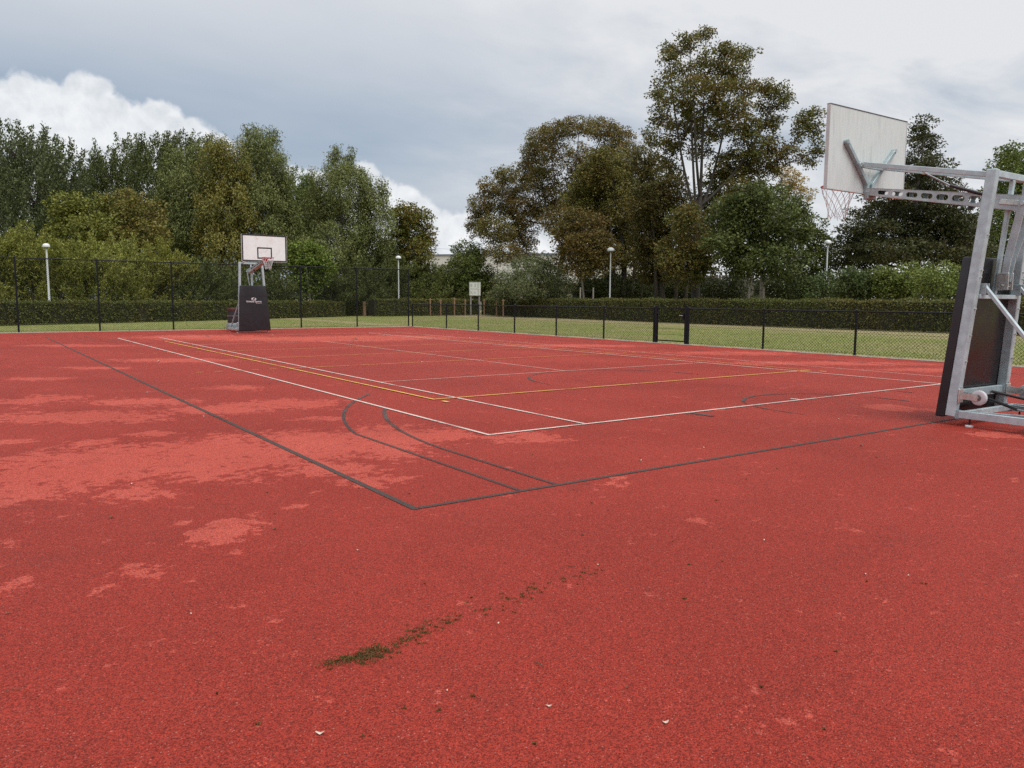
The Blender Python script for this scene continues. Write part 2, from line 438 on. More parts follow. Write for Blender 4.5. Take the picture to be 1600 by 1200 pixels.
def leaf_mat(name, c1, c2, accent=None, amt=0.5, ascale=0.35, trans=0.17, lo=.47, hi=.62):
    m, nt, b = new_mat(name)
    m.node_tree.nodes.remove(b)
    out = [n for n in m.node_tree.nodes if n.type == 'OUTPUT_MATERIAL'][0]
    geo = nt.node('ShaderNodeNewGeometry')
    rnd = geo.outputs['Random Per Island']
    cc = nt.mix(rnd, c1, c2)
    tcn = nt.node('ShaderNodeTexCoord')
    n = nt.noise(tcn.outputs['Object'], ascale, 3.0, 0.6, 0.3)
    if accent is not None:
        f = nt.m('ADD', n, nt.m('MULTIPLY', nt.m('SUBTRACT', nt.m('FRACT', nt.m('MULTIPLY', rnd, 37.7)), 0.5), 0.30))
        cc = nt.mix(nt.m('MULTIPLY', nt.rng(f, lo, hi), amt), cc, accent)
    v = nt.rng(nt.m('FRACT', nt.m('MULTIPLY', rnd, 91.3)), 0.0, 1.0, 0.75, 1.25, smooth=False)
    cc = nt.vm('SCALE', cc, scale=v)
    d = nt.node('ShaderNodeBsdfPrincipled'); nt.link(cc, d.inputs['Base Color'])
    d.inputs['Roughness'].default_value = 0.48; d.inputs['Specular IOR Level'].default_value = 0.16
    t = nt.node('ShaderNodeBsdfTranslucent'); nt.link(nt.vm('SCALE', cc, scale=1.15), t.inputs['Color'])
    mx = nt.node('ShaderNodeMixShader'); mx.inputs[0].default_value = trans
    nt.link(d.outputs[0], mx.inputs[1]); nt.link(t.outputs[0], mx.inputs[2]); nt.link(mx.outputs[0], out.inputs[0])
    return m
LEAF = {
 'greygreen': ((.052, .066, .046), (.086, .100, .072), (.066, .072, .040), .5),
 'darkgreen': ((.050, .064, .036), (.080, .094, .048), (.074, .075, .035), .5),
 'yellowgreen': ((.105, .110, .036), (.140, .136, .046), (.085, .100, .038), .6),
 'rust': ((.100, .100, .042), (.134, .122, .050), (.145, .096, .042), .6),
 'willow': ((.096, .112, .064), (.142, .154, .092), (.125, .124, .055), .5),
 'willowyellow': ((.108, .110, .052), (.144, .138, .062), (.172, .138, .050), .8),
 'midgreen': ((.068, .094, .044), (.104, .132, .058), (.10, .105, .045), .5),
 'autumngreen': ((.068, .080, .030), (.100, .104, .038), (.150, .100, .032), .75),
 'brightgreen': ((.078, .112, .034), (.108, .142, .046), (.125, .140, .045), .6),
 'olive': ((.140, .150, .058), (.190, .194, .078), (.180, .165, .058), .6),
 'oliveyellow': ((.130, .135, .050), (.180, .172, .062), (.165, .150, .05), .6),
 'olivedeep': ((.085, .100, .052), (.122, .136, .068), (.105, .105, .045), .5),
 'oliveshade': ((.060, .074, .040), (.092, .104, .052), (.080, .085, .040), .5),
 'deepgreen': ((.050, .070, .030), (.080, .100, .040), (.095, .095, .032), .6),
 'laurelgrey': ((.082, .094, .066), (.120, .130, .094), (.075, .085, .05), .5),
 'chestnut': ((.094, .086, .042), (.130, .110, .052), (.132, .082, .040), .75),
 'browngreen': ((.084, .082, .036), (.120, .110, .046), (.124, .084, .038), .65),
 'browndark': ((.064, .060, .030), (.094, .084, .040), (.100, .066, .034), .65),
 'rustbrown': ((.084, .070, .034), (.112, .088, .042), (.118, .070, .036), .7),
 'chestnutgreen': ((.070, .074, .034), (.104, .100, .044), (.124, .080, .036), .75),
 'paleautumn': ((.22, .17, .10), (.30, .22, .14), (.26, .17, .09), .5),
 'maplegreen': ((.048, .064, .034), (.076, .090, .044), (.086, .090, .040), .5),
 'darkcone': ((.032, .038, .026), (.054, .058, .036), (.064, .050, .030), .55),
 'laurelgreen': ((.075, .102, .040), (.120, .142, .058), (.135, .135, .05), .6),
 'laureldark': ((.044, .062, .034), (.074, .092, .050), (.06, .075, .035), .5),
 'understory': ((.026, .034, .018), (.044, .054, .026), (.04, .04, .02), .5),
 'hedge': ((.062, .072, .032), (.098, .104, .046), (.108, .092, .042), .65),
 'hedgebrown': ((.066, .072, .036), (.100, .104, .050), (.115, .092, .046), .6),
}
LG = lambda c: (c[0] * 1.55, c[1] * 1.58, c[2] * 0.98)
for k, (a, bb, cc_, am) in LEAF.items(): leaf_mat('leaf_' + k, LG(a), LG(bb), LG(cc_), am)
leaf_mat('grass_blade', (.175, .215, .052), (.280, .300, .095), (.46, .38, .19), .8, 0.5)
leaf_mat('moss', (.095, .080, .026), (.155, .118, .042), (.15, .075, .035), .7, 8.0)

# ================================================================ the ground
rng = np.random.default_rng(11)
random.seed(5)
gm = MB(); S = 1500.0
gm.add([(-S, -S, -.03), (S, -S, -.03), (S, S, -.03), (-S, S, -.03)], [(0, 1, 2, 3)])
ground = tag(gm.build('ground', 'lawn'), 'mown lawn with straw-coloured dry strips around the court', 'lawn', kind='structure')

DRY = [(-3.61, 6.51, 0.9, 0.99), (-2.7, 7.06, 0.92, 0.98), (-1.97, 7.52, 0.86, 0.92), (-1.35, 7.86, 0.71, 0.86), (-0.94, 8.19, 0.54, 0.47), (0.14, 8.1, 0.4, 0.35), (-3.59, 5.84, 0.39, 0.45), (-2.75, 5.6, 0.28, 0.22), (-5.21, 9.28, 1.0, 0.5), (-6.6, 10.84, 0.54, 0.55), (-3.79, 9.99, 0.74, 0.41), (-3.04, 10.53, 0.69, 0.52), (-5.11, 10.69, 0.71, 0.4), (-4.51, 12.46, 0.41, 0.36), (-4.14, 7.68, 0.19, 0.17), (-3.81, 8.14, 0.27, 0.12), (-1.79, 4.71, 0.18, 0.29), (-2.13, 4.89, 0.1, 0.1), (-1.94, 4.0, 0.12, 0.13), (-2.02, 3.68, 0.06, 0.04), (-2.48, 3.76, 0.1, 0.1), (-2.97, 4.47, 0.08, 0.08), (-2.88, 5.03, 0.09, 0.08), (-1.48, 5.3, 0.07, 0.07), (-1.46, 5.66, 0.09, 0.06), (-7.67, 17.96, 1.62, 0.56), (-8.31, 13.65, 0.56, 0.32), (-11.28, 28.79, 2.58, 1.89), (-7.28, 27.87, 3.41, 1.77), (-4.84, 29.59, 2.9, 1.5), (5.2, 10.57, 0.28, 0.33), (0.83, 5.99, 0.07, 0.06), (1.24, 4.97, 0.07, 0.06), (5.29, 8.39, 0.28, 0.21), (7.47, 18.22, 2.39, 0.57), (8.87, 16.63, 1.09, 0.48), (6.2, 21.64, 1.77, 0.81), (0.84, 6.25, 0.1, 0.05), (-0.77, 6.21, 0.13, 0.11), (-1.11, 6.09, 0.25, 0.22), (-1.5, 6.44, 0.43, 0.25), (-2.29, 9.22, 0.31, 0.2), (5.59, 10.4, 0.34, 0.19), (2.03, 24.85, 2.44, 0.71), (-12.95, 23.24, 1.52, 0.62), (-8.47, 15.84, 0.78, 0.29), (-4.95, 7.65, 0.19, 0.14), (5.2, 10.58, 0.31, 0.39, 1.6), (2.72, 10.27, 0.12, 0.12, 1.6)]
MOSS = [(-0.61, 2.99, 0.08, 0.03), (-0.52, 3.06, 0.05, 0.04), (-0.4, 3.24, 0.06, 0.03), (-0.31, 3.35, 0.06, 0.03), (-0.19, 3.51, 0.06, 0.03), (-0.07, 3.57, 0.05, 0.03), (0.07, 3.69, 0.07, 0.03), (0.23, 3.85, 0.06, 0.03), (0.34, 3.96, 0.05, 0.02), (1.58, 3.06, 0.02, 0.02), (0.82, 2.41, 0.05, 0.03), (1.09, 2.51, 0.02, 0.02)]

xs = np.concatenate([np.arange(-14, -6, .5), np.arange(-6, 9, .1), np.arange(9, 16.9, .25), [16.9]])
ys = np.concatenate([np.arange(-14, -4.5, .5), np.arange(-4.5, 7, .1), np.arange(7, 32.2, .3), [32.2]])
GX, GY = np.meshgrid(xs, ys)
nx, ny = len(xs), len(ys)
V = np.stack([GX.ravel(), GY.ravel(), np.zeros(GX.size)], 1)
ii = (np.arange(ny - 1)[:, None] * nx + np.arange(nx - 1)[None, :]).ravel()
F = np.stack([ii, ii + 1, ii + 1 + nx, ii + nx], 1)
court = link('court', np_mesh('court', V, F, 'court_rubber'))
tag(court, 'red rubber granulate sports court with painted lines', 'court', kind='structure')
U_ = (V[:, 0] - CAM.x) * 0.8173 - (V[:, 1] - CAM.y) * 0.5761
W_ = (V[:, 0] - CAM.x) * 0.5761 + (V[:, 1] - CAM.y) * 0.8173
def field(ps, lo):
    f = np.full(len(V), -lo)
    for (u, v, ru, rv, *cap) in ps:
        e = 1 - np.sqrt(((U_ - u) / ru) ** 2 + ((W_ - v) / rv) ** 2)
        if cap: e = e * 2.5
        f = np.maximum(f, np.minimum(e, cap[0] if cap else .22 + .42 * min(1.0, ru / 1.1)))
    return f
for nm, ps, lo in (('dry', DRY, .62), ('moss', MOSS, .9)):
    a = court.data.attributes.new(nm, 'FLOAT', 'POINT'); a.data.foreach_set('value', field(ps, lo).astype(np.float32))

# concrete edging stones around the court
edge = MB()
k = 0
y = 32.2
def edging(p, q):
    p = Vector(p); q = Vector(q); L = (q - p).length; n = max(1, int(L / 1.0)); d = (q - p) / n
    for i in range(n):
        me_ = MB().bar(p + d * i + d.normalized() * .004, p + d * (i + 1) - d.normalized() * .004, .08, .07, bevel=.008)
        o = me_.build('edging_stone', 'concrete', court)
edging((16.95, -10, -.017), (16.95, 32.24, -.017))
edging((-9, 32.25, -.017), (16.9, 32.25, -.017))

# ---------------------------------------------------------------- painted lines
def line_strip(pts, wd, mat, z=.004):
    """flat ribbon along a polyline"""
    pts = [Vector((p[0], p[1], 0)) for p in pts]; vs = []; fs = []
    for i, p in enumerate(pts):
        d = (pts[min(i + 1, len(pts) - 1)] - pts[max(i - 1, 0)]).normalized(); s = Vector((-d.y, d.x, 0)) * wd / 2
        vs += [(p.x - s.x, p.y - s.y, z), (p.x + s.x, p.y + s.y, z)]
    for i in range(len(pts) - 1): fs.append((2 * i, 2 * i + 2, 2 * i + 3, 2 * i + 1))
    return MB().add(vs, fs).build('painted_line', mat, court)
def arc(cx, cy, r, a0, a1, n=40):
    return [(cx + r * math.cos(R(a0 + (a1 - a0) * i / n)), cy + r * math.sin(R(a0 + (a1 - a0) * i / n))) for i in range(n + 1)]
h = .025
# grey basketball court 15 x 28
GZ = .004
line_strip([(0, -h * 2), (0, 28 + h * 2)], .050, 'paint_grey', GZ)
line_strip([(.031, -h), (15, -h)], .046, 'paint_grey', GZ)
line_strip([(15, h + .01), (15, 28)], .05, 'paint_grey_worn', GZ)
line_strip([(.031, 28), (14.97, 28)], .05, 'paint_grey_worn', GZ)
line_strip([(.031, 14), (14.97, 14)], .05, 'paint_grey_gone', GZ)
line_strip(arc(7.5, 14, 1.8, 0, 360, 60), .05, 'paint_grey_gone', GZ + .001)
for s, y0 in ((1, 0), (-1, 28)):
    for rad, off in ((6.75, .90), (6.25, 1.25)):
        hx = 7.5 - off; cy = 1.575; ay = math.sqrt(max(0, rad * rad - hx * hx)); a = math.degrees(math.atan2(ay, hx))
        T_ = lambda pts: [(x, y0 + s * y) for x, y in pts]
        line_strip(T_([(off, .006), (off, cy + ay)] + arc(7.5, cy, rad, 180 - a, 180 - a - 14, 12)[1:]), .040, 'paint_grey_arc' if s > 0 else 'paint_grey_worn', GZ + .001)
        line_strip(T_(arc(7.5, cy, rad, 180 - a - 14, 180 - a - 30, 14)), .05, 'paint_grey_worn', GZ + .001)
        line_strip(T_(arc(7.5, cy, rad, 180 - a - 30, a, 50) + [(15 - off, cy), (15 - off, .006)]), .05, 'paint_grey_gone', GZ + .001)
    for sx_ in (-1, 1):
        line_strip(T_([(7.5 + sx_ * 3, .006), (7.5 + sx_ * 2.3, 3.0)]), .04, 'paint_grey_gone', GZ + .001)
        line_strip(T_([(7.5 + sx_ * 2.3, 3.0), (7.5 + sx_ * 1.8, 5.8)]), .05, 'paint_grey_gone', GZ + .001)
        line_strip(T_([(7.5 + sx_ * 2.45, .006), (7.5 + sx_ * 2.45, 2.6)]), .04, 'paint_grey_gone', GZ + .002)
        line_strip(T_([(7.5 + sx_ * 2.45, 2.6), (7.5 + sx_ * 2.45, 5.8)]), .05, 'paint_grey_gone', GZ + .002)
        line_strip(T_([(7.5 + sx_ * 2.36, 1.75), (7.5 + sx_ * 2.36, 2.15)]), .10, 'paint_grey_worn', GZ + .003)
    line_strip(T_([(5.05, 5.8), (9.95, 5.8)]), .05, 'paint_grey_gone', GZ + .001)
    line_strip(T_(arc(7.5, 5.8, 1.8, 0, 180, 40)), .05, 'paint_grey_worn', GZ + .002)
    line_strip(T_([(6.25, 1.2)] + arc(7.5, 1.575, 1.25, 180, 0, 40) + [(8.75, 1.2)]), .05, 'paint_grey_worn', GZ + .001)
# white tennis court 10.97 x 23.77
WZ = .008
tx0, tx1, ty0, ty1 = 2.015, 12.985, 2.115, 25.885
line_strip([(tx0 + h, ty0 - .0), (tx0 + h, ty1)], .044, 'paint_white', WZ)
line_strip([(tx1 - h, ty0), (tx1 - h, ty1)], .05, 'paint_white_worn', WZ)
line_strip([(tx0 + .051, ty0 + h), (tx1 - .051, ty0 + h)], .046, 'paint_white', WZ)
line_strip([(tx0 + .051, ty1 - h), (tx1 - .051, ty1 - h)], .055, 'paint_white_worn', WZ)
line_strip([(3.385, ty0 + .054), (3.385, ty1 - .054)], .044, 'paint_white', WZ)
line_strip([(11.615, ty0 + .054), (11.615, ty1 - .054)], .044, 'paint_white', WZ)
line_strip([(3.412, 7.6), (11.588, 7.6)], .05, 'paint_white_worn', WZ)
line_strip([(3.412, 20.4), (11.588, 20.4)], .05, 'paint_white_worn', WZ)
line_strip([(7.5, 7.627), (7.5, 20.373)], .05, 'paint_white_worn', WZ)
line_strip([(7.5, ty0 + .054), (7.5, ty0 + .20)], .05, 'paint_white', WZ)
line_strip([(7.5, ty1 - .20), (7.5, ty1 - .054)], .05, 'paint_white', WZ)
# yellow volleyball court 9 x 18
YZ = .012
line_strip([(3.0, 5.0), (3.0, 23.0)], .042, 'paint_yellow', YZ)
line_strip([(12.0, 5.0), (12.0, 23.0)], .05, 'paint_yellow_worn', YZ)
line_strip([(3.026, 5.025), (11.974, 5.025)], .042, 'paint_yellow', YZ)
line_strip([(3.026, 22.975), (11.974, 22.975)], .05, 'paint_yellow_worn', YZ)
line_strip([(3.026, 11), (11.974, 11)], .05, 'paint_yellow_worn', YZ)
line_strip([(3.026, 17), (11.974, 17)], .05, 'paint_yellow_worn', YZ)
line_strip([(3.026, 14), (11.974, 14)], .05, 'paint_yellow_worn', YZ)
for x in (3.02, 11.98): line_strip([(x, 4.65), (x, 4.80)], .06, 'paint_yellow', YZ)
for yy in (11, 17):
    for k in range(5):
        line_strip([(2.72 - k * .35, yy), (2.57 - k * .35, yy)], .05, 'paint_yellow_worn', YZ)
        line_strip([(12.28 + k * .35, yy), (12.43 + k * .35, yy)], .05, 'paint_yellow_worn', YZ)

# ================================================================ fences
def chain_link(p, q, z0, z1, mat='fence_wire', pitch=.095, r=.0027):
    """woven wire between two posts: crossing diagonal strands, joined (too fine to pick apart)"""
    p = np.array(p, float); q = np.array(q, float); L = np.linalg.norm(q - p); d = (q - p) / L; nrm = np.array([-d[1], d[0]])
    H = z1 - z0; vs = []; fs = []
    for sgn, off in ((1, .0024), (-1, -.0024)):
        for s in np.arange(-H * 1.15, L + H * 1.15, pitch):
            # strand x = s + sgn*k*(z)
            k_ = 1.12
            xa, xb = (s, s + k_ * H) if sgn > 0 else (s + k_ * H, s)
            ta, tb = 0.0, 1.0
            dx = xb - xa
            for lim, side in ((0.0, 1), (L, -1)):
                va = (xa - lim) * side; vb = (xb - lim) * side
                if va < 0 and vb < 0: ta = 2; break
                if va < 0: ta = max(ta, -va / (vb - va))
                elif vb < 0: tb = min(tb, va / (va - vb))
            if ta >= tb: continue
            A = np.array([xa + dx * ta, z0 + H * ta]); B = np.array([xa + dx * tb, z0 + H * tb])
            t = (B - A) / np.linalg.norm(B - A); n2 = np.array([-t[1], t[0]])
            o = len(vs)
            for E_ in (A, B):
                for (u_, v_) in ((1.4, 0), (-.7, 1.2), (-.7, -1.2)):
                    e2 = E_ + n2 * u_ * r
                    pos = p + d * e2[0] + nrm * (off + v_ * r)
                    vs.append((pos[0], pos[1], e2[1]))
            fs += [(o, o + 1, o + 4, o + 3), (o + 1, o + 2, o + 5, o + 4), (o + 2, o, o + 3, o + 5)]
    return np_mesh('chain_link_panel', np.array(vs), np.array(fs), mat)

def fence(name, label, posts, height, post_r, rail_r, ends=True):
    root = empty(name, (posts[0][0], posts[0][1], 0)); tag(root, label, 'fence')
    o0 = Vector((posts[0][0], posts[0][1], 0))
    L = lambda p, z: Vector((p[0], p[1], z)) - o0
    for i, p in enumerate(posts):
        mb = MB()
        mb.lathe([(post_r, -.02), (post_r, height - .015), (post_r * 1.12, height - .01), (post_r * 1.12, height + .02), (post_r * .6, height + .04), (0, height + .045)], 12, L(p, 0))
        mb.lathe([(post_r * 1.6, .0), (post_r * 1.6, .03), (post_r, .05)], 12, L(p, -.02))
        smooth_by_angle(mb.build('post', 'black_coat', root))
        if i + 1 < len(posts):
            q = posts[i + 1]
            r_ = MB().tube(L(p, height - .02), L(q, height - .02), rail_r, 10); smooth_by_angle(r_.build('top_rail', 'black_coat', root))
            c_ = MB()
            for zz in (.06, height * .5): c_.tube(L(p, zz), L(q, zz), .003, 4)
            c_.build('tension_wire', 'fence_wire', root)
            me = chain_link((p[0] - o0.x, p[1] - o0.y), (q[0] - o0.x, q[1] - o0.y), .03, height - .03)
            tag(link('chain_link_panel', me, root), kind='stuff')
    return root
FX = 17.12; FY = 32.42
fence('tall_fence', 'tall black chain-link fence across the far end of the red court', [(16.95 - 2.92 * i, FY + .008 * i) for i in range(0, 8)], 3.0, .035, .024)
fence('low_fence', 'low black chain-link fence from the tall corner post to the gate', [(FX, y_) for y_ in (32.3, 28.75, 25.85, 22.95, 20.05, 17.2, 14.62)], 1.2, .032, .021)
fence('low_fence', 'low black chain-link fence on the near side of the gate, running behind the hoop', [(FX, y_) for y_ in (13.05, 10.1, 7.15, 4.2, 1.25, -1.7)], 1.2, .032, .021)

# gate
gate = tag(empty('gate', (FX, 14.5, 0)), 'black metal pedestrian gate in the low chain-link fence', 'gate')
y0g, y1g = 0.0, -1.35
for yy in (y0g, y1g):
    MB().cbox((0, yy, .615), (.085, .085, 1.27), .008).build('gate_post', 'black_coat', gate)
    MB().cbox((0, yy, 1.262), (.092, .092, .02), .006).build('post_cap', 'black_coat', gate)
fy0, fy1 = y0g - .052, y1g + .052
fr = MB()
fr.cbox((0, (fy0 + fy1) / 2, 1.19), (.04, abs(fy1 - fy0), .04), .004); fr.cbox((0, (fy0 + fy1) / 2, .09), (.04, abs(fy1 - fy0), .04), .004)
for yy in (fy0 - .013, fy1 + .013): fr.cbox((0, yy, .64), (.032, .026, 1.10), .004)
fr.build('gate_frame', 'black_coat', gate)
n = 24
for i in range(1, n):
    yy = fy0 - .04 + (fy1 - fy0 + .08) * i / n
    MB().tube((0, yy, .10), (0, yy, 1.18), .0028, 6).build('gate_bar', 'fence_wire', gate)
for zz in (.30, .50, .70, .90, 1.08):
    MB().box((.008, (fy0 + fy1) / 2, zz), (.006, abs(fy1 - fy0) - .06, .008)).build('cross_wire', 'fence_wire', gate)
hd = MB(); hd.cbox((-.03, fy1 + .06, .93), (.05, .06, .20), .006); hd.build('lock_box', 'black_coat', gate)
hd = MB(); hd.bar((-.075, fy1 + .05, .95), (-.075, fy1 + .19, .95), .02, .02, bevel=.004); hd.tube((-.05, fy1 + .055, .95), (-.08, fy1 + .055, .95), .01, 8)
hd.build('handle', 'zinc_bracket', gate)
for zz in (.25, 1.02):
    MB().cbox((-.03, y0g - .058, zz), (.05, .05, .07), .006).build('hinge', 'black_coat', gate)
# ================================================================ basketball hoops
def stadium_cell(mb, f2w, x0, x1, z0a, z1a, z0b, z1b, hole, th):
    """a plate cell (trapezoid) with a stadium-shaped hole, given thickness; f2w maps (u,z,side)->world"""
    N = 20; inner = []; outer = []
    cx = (x0 + x1) / 2; cz = (z0a + z1a + z0b + z1b) / 4; hw, hr = hole
    for k in range(N):
        t = 2 * math.pi * (k + .5) / N
        c, s = math.cos(t), math.sin(t)
        inner.append((cx + (hw - hr) * (1 if c > 0 else -1) + hr * c, cz + hr * s))
        # outer: project to the rectangle
        m_ = max(abs(c) / 1.0, abs(s) / 1.0); oc, os_ = c / m_, s / m_
        u = cx + oc * (x1 - x0) / 2
        tt = (u - x0) / (x1 - x0); zl = z0a + (z0b - z0a) * tt; zh = z1a + (z1b - z1a) * tt
        outer.append((u, (zl + zh) / 2 + os_ * (zh - zl) / 2))
    for sd_ in (0, 1):
        base = len(mb.v)
        mb.v += [tuple(f2w(u, z, sd_)) for u, z in inner] + [tuple(f2w(u, z, sd_)) for u, z in outer]
        for k in range(N):
            k2 = (k + 1) % N
            q = (base + k, base + k2, base + N + k2, base + N + k)
            mb.f.append(q if sd_ else tuple(reversed(q)))
    b0 = len(mb.v) - 4 * N; b1 = b0 + 2 * N
    for k in range(N):
        k2 = (k + 1) % N
        mb.f.append((b0 + k, b0 + k2, b1 + k2, b1 + k))

def make_hoop():
    root = empty('basketball_hoop')
    LEAN = -.075                       # the frame leans back by this much per metre
    fy = lambda z: LEAN * (z - .1)
    hx = lambda z: .60 - (z - .1) * .050   # half spacing of the posts
    ZT = 2.93
    # posts: square tube, leaning back and converging upward
    for s in (-1, 1):
        mb = MB(); mb.bar((s * hx(.10), fy(.10), .10), (s * hx(ZT), fy(ZT), ZT), .085, .115, up=(0, 1, 0), bevel=.008)
        p = mb.build('post', 'galvanised', root)
        for z in (.45, .75, 1.05, 1.36, 1.72, 1.80, 2.2):
            MB().tube((s * hx(z), fy(z) - .055, z), (s * hx(z), fy(z) - .075, z), .010, 8).build('bolt', 'zinc_bracket', p)
        pl = MB(); pl.box((s * hx(.13), fy(.13) - .075, .13), (.05, .05, .10)); pl.lathe([(.05, -.02), (.05, .02)], 14, (s * hx(.13) - s * .0, fy(.13) - .11, .13), Matrix.Rotation(R(90), 3, 'Y')); pl.build('hinge_plate', 'galvanised_dull', p)
    mb = MB(); mb.bar((-hx(ZT) + .045, fy(ZT), ZT - .045), (hx(ZT) - .045, fy(ZT), ZT - .045), .06, .075, bevel=.006); mb.build('top_crossbar', 'galvanised', root)
    zc = 1.50
    mb = MB(); mb.bar((-hx(zc) + .045, fy(zc) - .02, zc), (hx(zc) - .045, fy(zc) - .02, zc), .11, .05, bevel=.005); mb.build('middle_crossbar', 'galvanised', root)
    zl = .36
    mb = MB(); mb.bar((-hx(zl) + .045, fy(zl), zl), (hx(zl) - .045, fy(zl), zl), .05, .10, bevel=.005); mb.build('lower_crossbar', 'galvanised_dull', root)
    # centre upright and the lifting lever
    mb = MB(); mb.bar((0, fy(zc), zc + .03), (0, fy(ZT) - .01, ZT - .085), .055, .045, up=(0, 1, 0), bevel=.005); mb.build('centre_upright', 'galvanised', root)
    br = MB()
    for s in (-1, 1): br.cbox((s * .055, fy(1.7) - .09, 1.68), (.012, .14, .20), .004)
    br.cbox((0, fy(1.7) - .02, 1.68), (.10, .012, .20), .003); br.tube((-.09, fy(1.7) - .09, 1.64), (.09, fy(1.7) - .13, 1.61), .012, 8)
    br.build('lever_bracket', 'zinc_bracket', root)
    PR = Vector((0, -.40, 2.56))       # rear pivot of the lower arm
    for s in (-1, 1):
        mb = MB(); mb.path([(s * .045, fy(1.7) - .10, 1.70), (s * .045, fy(1.7) - .125, 1.95), (s * .095, PR.y - .005, PR.z - .03)], [.001] * 3, 4)
        mb = MB()
        mb.bar((s * .040, fy(1.7) - .10, 1.68), (s * .062, fy(1.9) - .125, 1.98), .016, .075, up=(0, 1, 0))
        mb.bar((s * .062, fy(1.9) - .125, 1.965), (s * .118, PR.y, PR.z + .03), .016, .085, up=(0, 1, 0))
        mb.tube((s * .10, PR.y, PR.z), (s * .15, PR.y, PR.z), .022, 10)
        mb.build('lever', 'galvanised', root)
    # lower arm: perforated channel beam
    A = PR.copy(); B = Vector((0, 1.52, 2.90)); dirv = (B - A); LA = dirv.length; dirv.normalize(); upv = Vector((1, 0, 0)).cross(dirv)
    mb = MB(); hA, hB = .17, .085; HWd = .085
    def hh(u): return hA + (hB - hA) * u / LA
    for s in (-1, 1):
        def f2w(u, z, sd_, s=s): return A + dirv * u + upv * z + Vector((s * (HWd - .008 * sd_), 0, 0))
        us = [.46 + .197 * i for i in range(7)]
        for i, u0 in enumerate(us):
            u1 = u0 + .197
            hm = hh((u0 + u1) / 2)
            stadium_cell(mb, f2w, u0, u1, -hh(u0) / 2, hh(u0) / 2, -hh(u1) / 2, hh(u1) / 2, (.075, hm * .27), .008)
        for (ua, ub) in ((-.06, .46), (us[-1] + .197, LA + .04)):
            q = [f2w(u, sg * hh(u) / 2, sd_) for sd_ in (0, 1) for (u, sg) in ((ua, -1), (ub, -1), (ub, 1), (ua, 1))]
            mb.add(q, [(3, 2, 1, 0), (4, 5, 6, 7), (0, 1, 5, 4), (1, 2, 6, 5), (2, 3, 7, 6), (3, 0, 4, 7)])
    for sg in (-1, 1):
        q = []
        for (u, x_, e) in ((-.06, -1, 0), (LA + .04, -1, 0), (LA + .04, 1, 0), (-.06, 1, 0), (-.06, -1, 1), (LA + .04, -1, 1), (LA + .04, 1, 1), (-.06, 1, 1)):
            q.append(A + dirv * u + upv * (sg * (hh(u) / 2 + (.001 if e == 0 else .006))) + Vector((x_ * (HWd + .002), 0, 0)))
        mb.add(q, [(0, 1, 2, 3), (7, 6, 5, 4), (0, 4, 5, 1), (1, 5, 6, 2), (2, 6, 7, 3), (3, 7, 4, 0)])
    la = mb.build('lower_arm', 'galvanised', root)
    MB().cbox(A + dirv * .62 - upv * .10, (.05, .05, .05), .006).build('rubber_stop', 'rod_black', la)
    MB().cbox(A + dirv * .12 + Vector((-.094, 0, 0)), (.012, .30, .06), .004, Matrix((Vector((1, 0, 0)), dirv, upv)).transposed()).build('side_plate', 'zinc_bracket', la)
    # board with its struts
    BY = 1.60; BZ0, BZ1 = 2.88, 3.95; BW = .90
    bd = MB().cbox((0, BY + .020, (BZ0 + BZ1) / 2), (2 * BW - .02, .040, BZ1 - BZ0 - .02), .003).build('backboard', 'board_back', root)
    MB().box((0, BY + .0425, (BZ0 + BZ1) / 2), (2 * BW - .024, .004, BZ1 - BZ0 - .024)).build('board_face', 'board_front', bd)
    e = MB()
    for s in (-1, 1): e.box((s * (BW - .005), BY + .021, (BZ0 + BZ1) / 2), (.010, .050, BZ1 - BZ0 - .02))
    e.box((0, BY + .021, BZ0 + .005), (2 * BW, .050, .010)); e.build('edge_frame', 'board_edge', bd)
    MB().box((0, BY + .021, BZ1 - .004), (2 * BW, .052, .010)).build('top_cap', 'board_cap', bd)
    t = MB(); bw_ = .05; yf = BY + .0455
    for s in (-1, 1): t.box((s * (BW - .012 - bw_ / 2), yf + .001, (BZ0 + BZ1) / 2), (bw_, .003, BZ1 - BZ0 - .024))
    for z in (BZ0 + .012 + bw_ / 2, BZ1 - .012 - bw_ / 2): t.box((0, yf + .001, z), (2 * BW - .024 - 2 * bw_, .003, bw_))
    t.build('border', 'print_black', bd)
    t = MB(); rw, rh, z0 = .59, .45, 3.00
    for s in (-1, 1): t.box((s * (rw - .05) / 2, yf + .001, z0 + rh / 2), (.05, .003, rh))
    for z in (z0 + .025, z0 + rh - .025): t.box((0, yf + .001, z), (rw - .10, .003, .05))
    t.build('target_rectangle', 'print_black', bd)
    def strut(s):
        mb = MB(); ys = BY - .030
        pts = [(s * .055, ys, 2.80), (s * .055, ys, 3.00), (s * .30, ys, 3.25), (s * .56, ys, 3.50)]
        for a_, b_ in zip(pts[:-1], pts[1:]):
            mb.bar(a_, b_, .050, .055, up=(0, 1, 0), bevel=.004)
        for p_ in pts[1:]: mb.lathe([(.029, -.028), (.029, .028)], 12, p_, Matrix.Rotation(R(90), 3, 'X'))
        o = mb.build('board_strut', 'galvanised_dull', root)
        for p_ in ((s * .055, ys - .03, 2.93), (s * .30, ys - .03, 3.25), (s * .545, ys - .03, 3.485)): MB().tube(p_, (p_[0], p_[1] - .012, p_[2]), .012, 8).build('bolt', 'zinc_bracket', o)
    strut(-1); strut(1)
    MB().bar((-.24, BY - .075, 3.22), (.24, BY - .075, 3.22), .03, .045, bevel=.004).build('strut_crossbar', 'galvanised_dull', root)
    MB().cbox((0, BY - .06, 2.855), (.20, .05, .10), .006).build('arm_yoke', 'galvanised_dull', root)
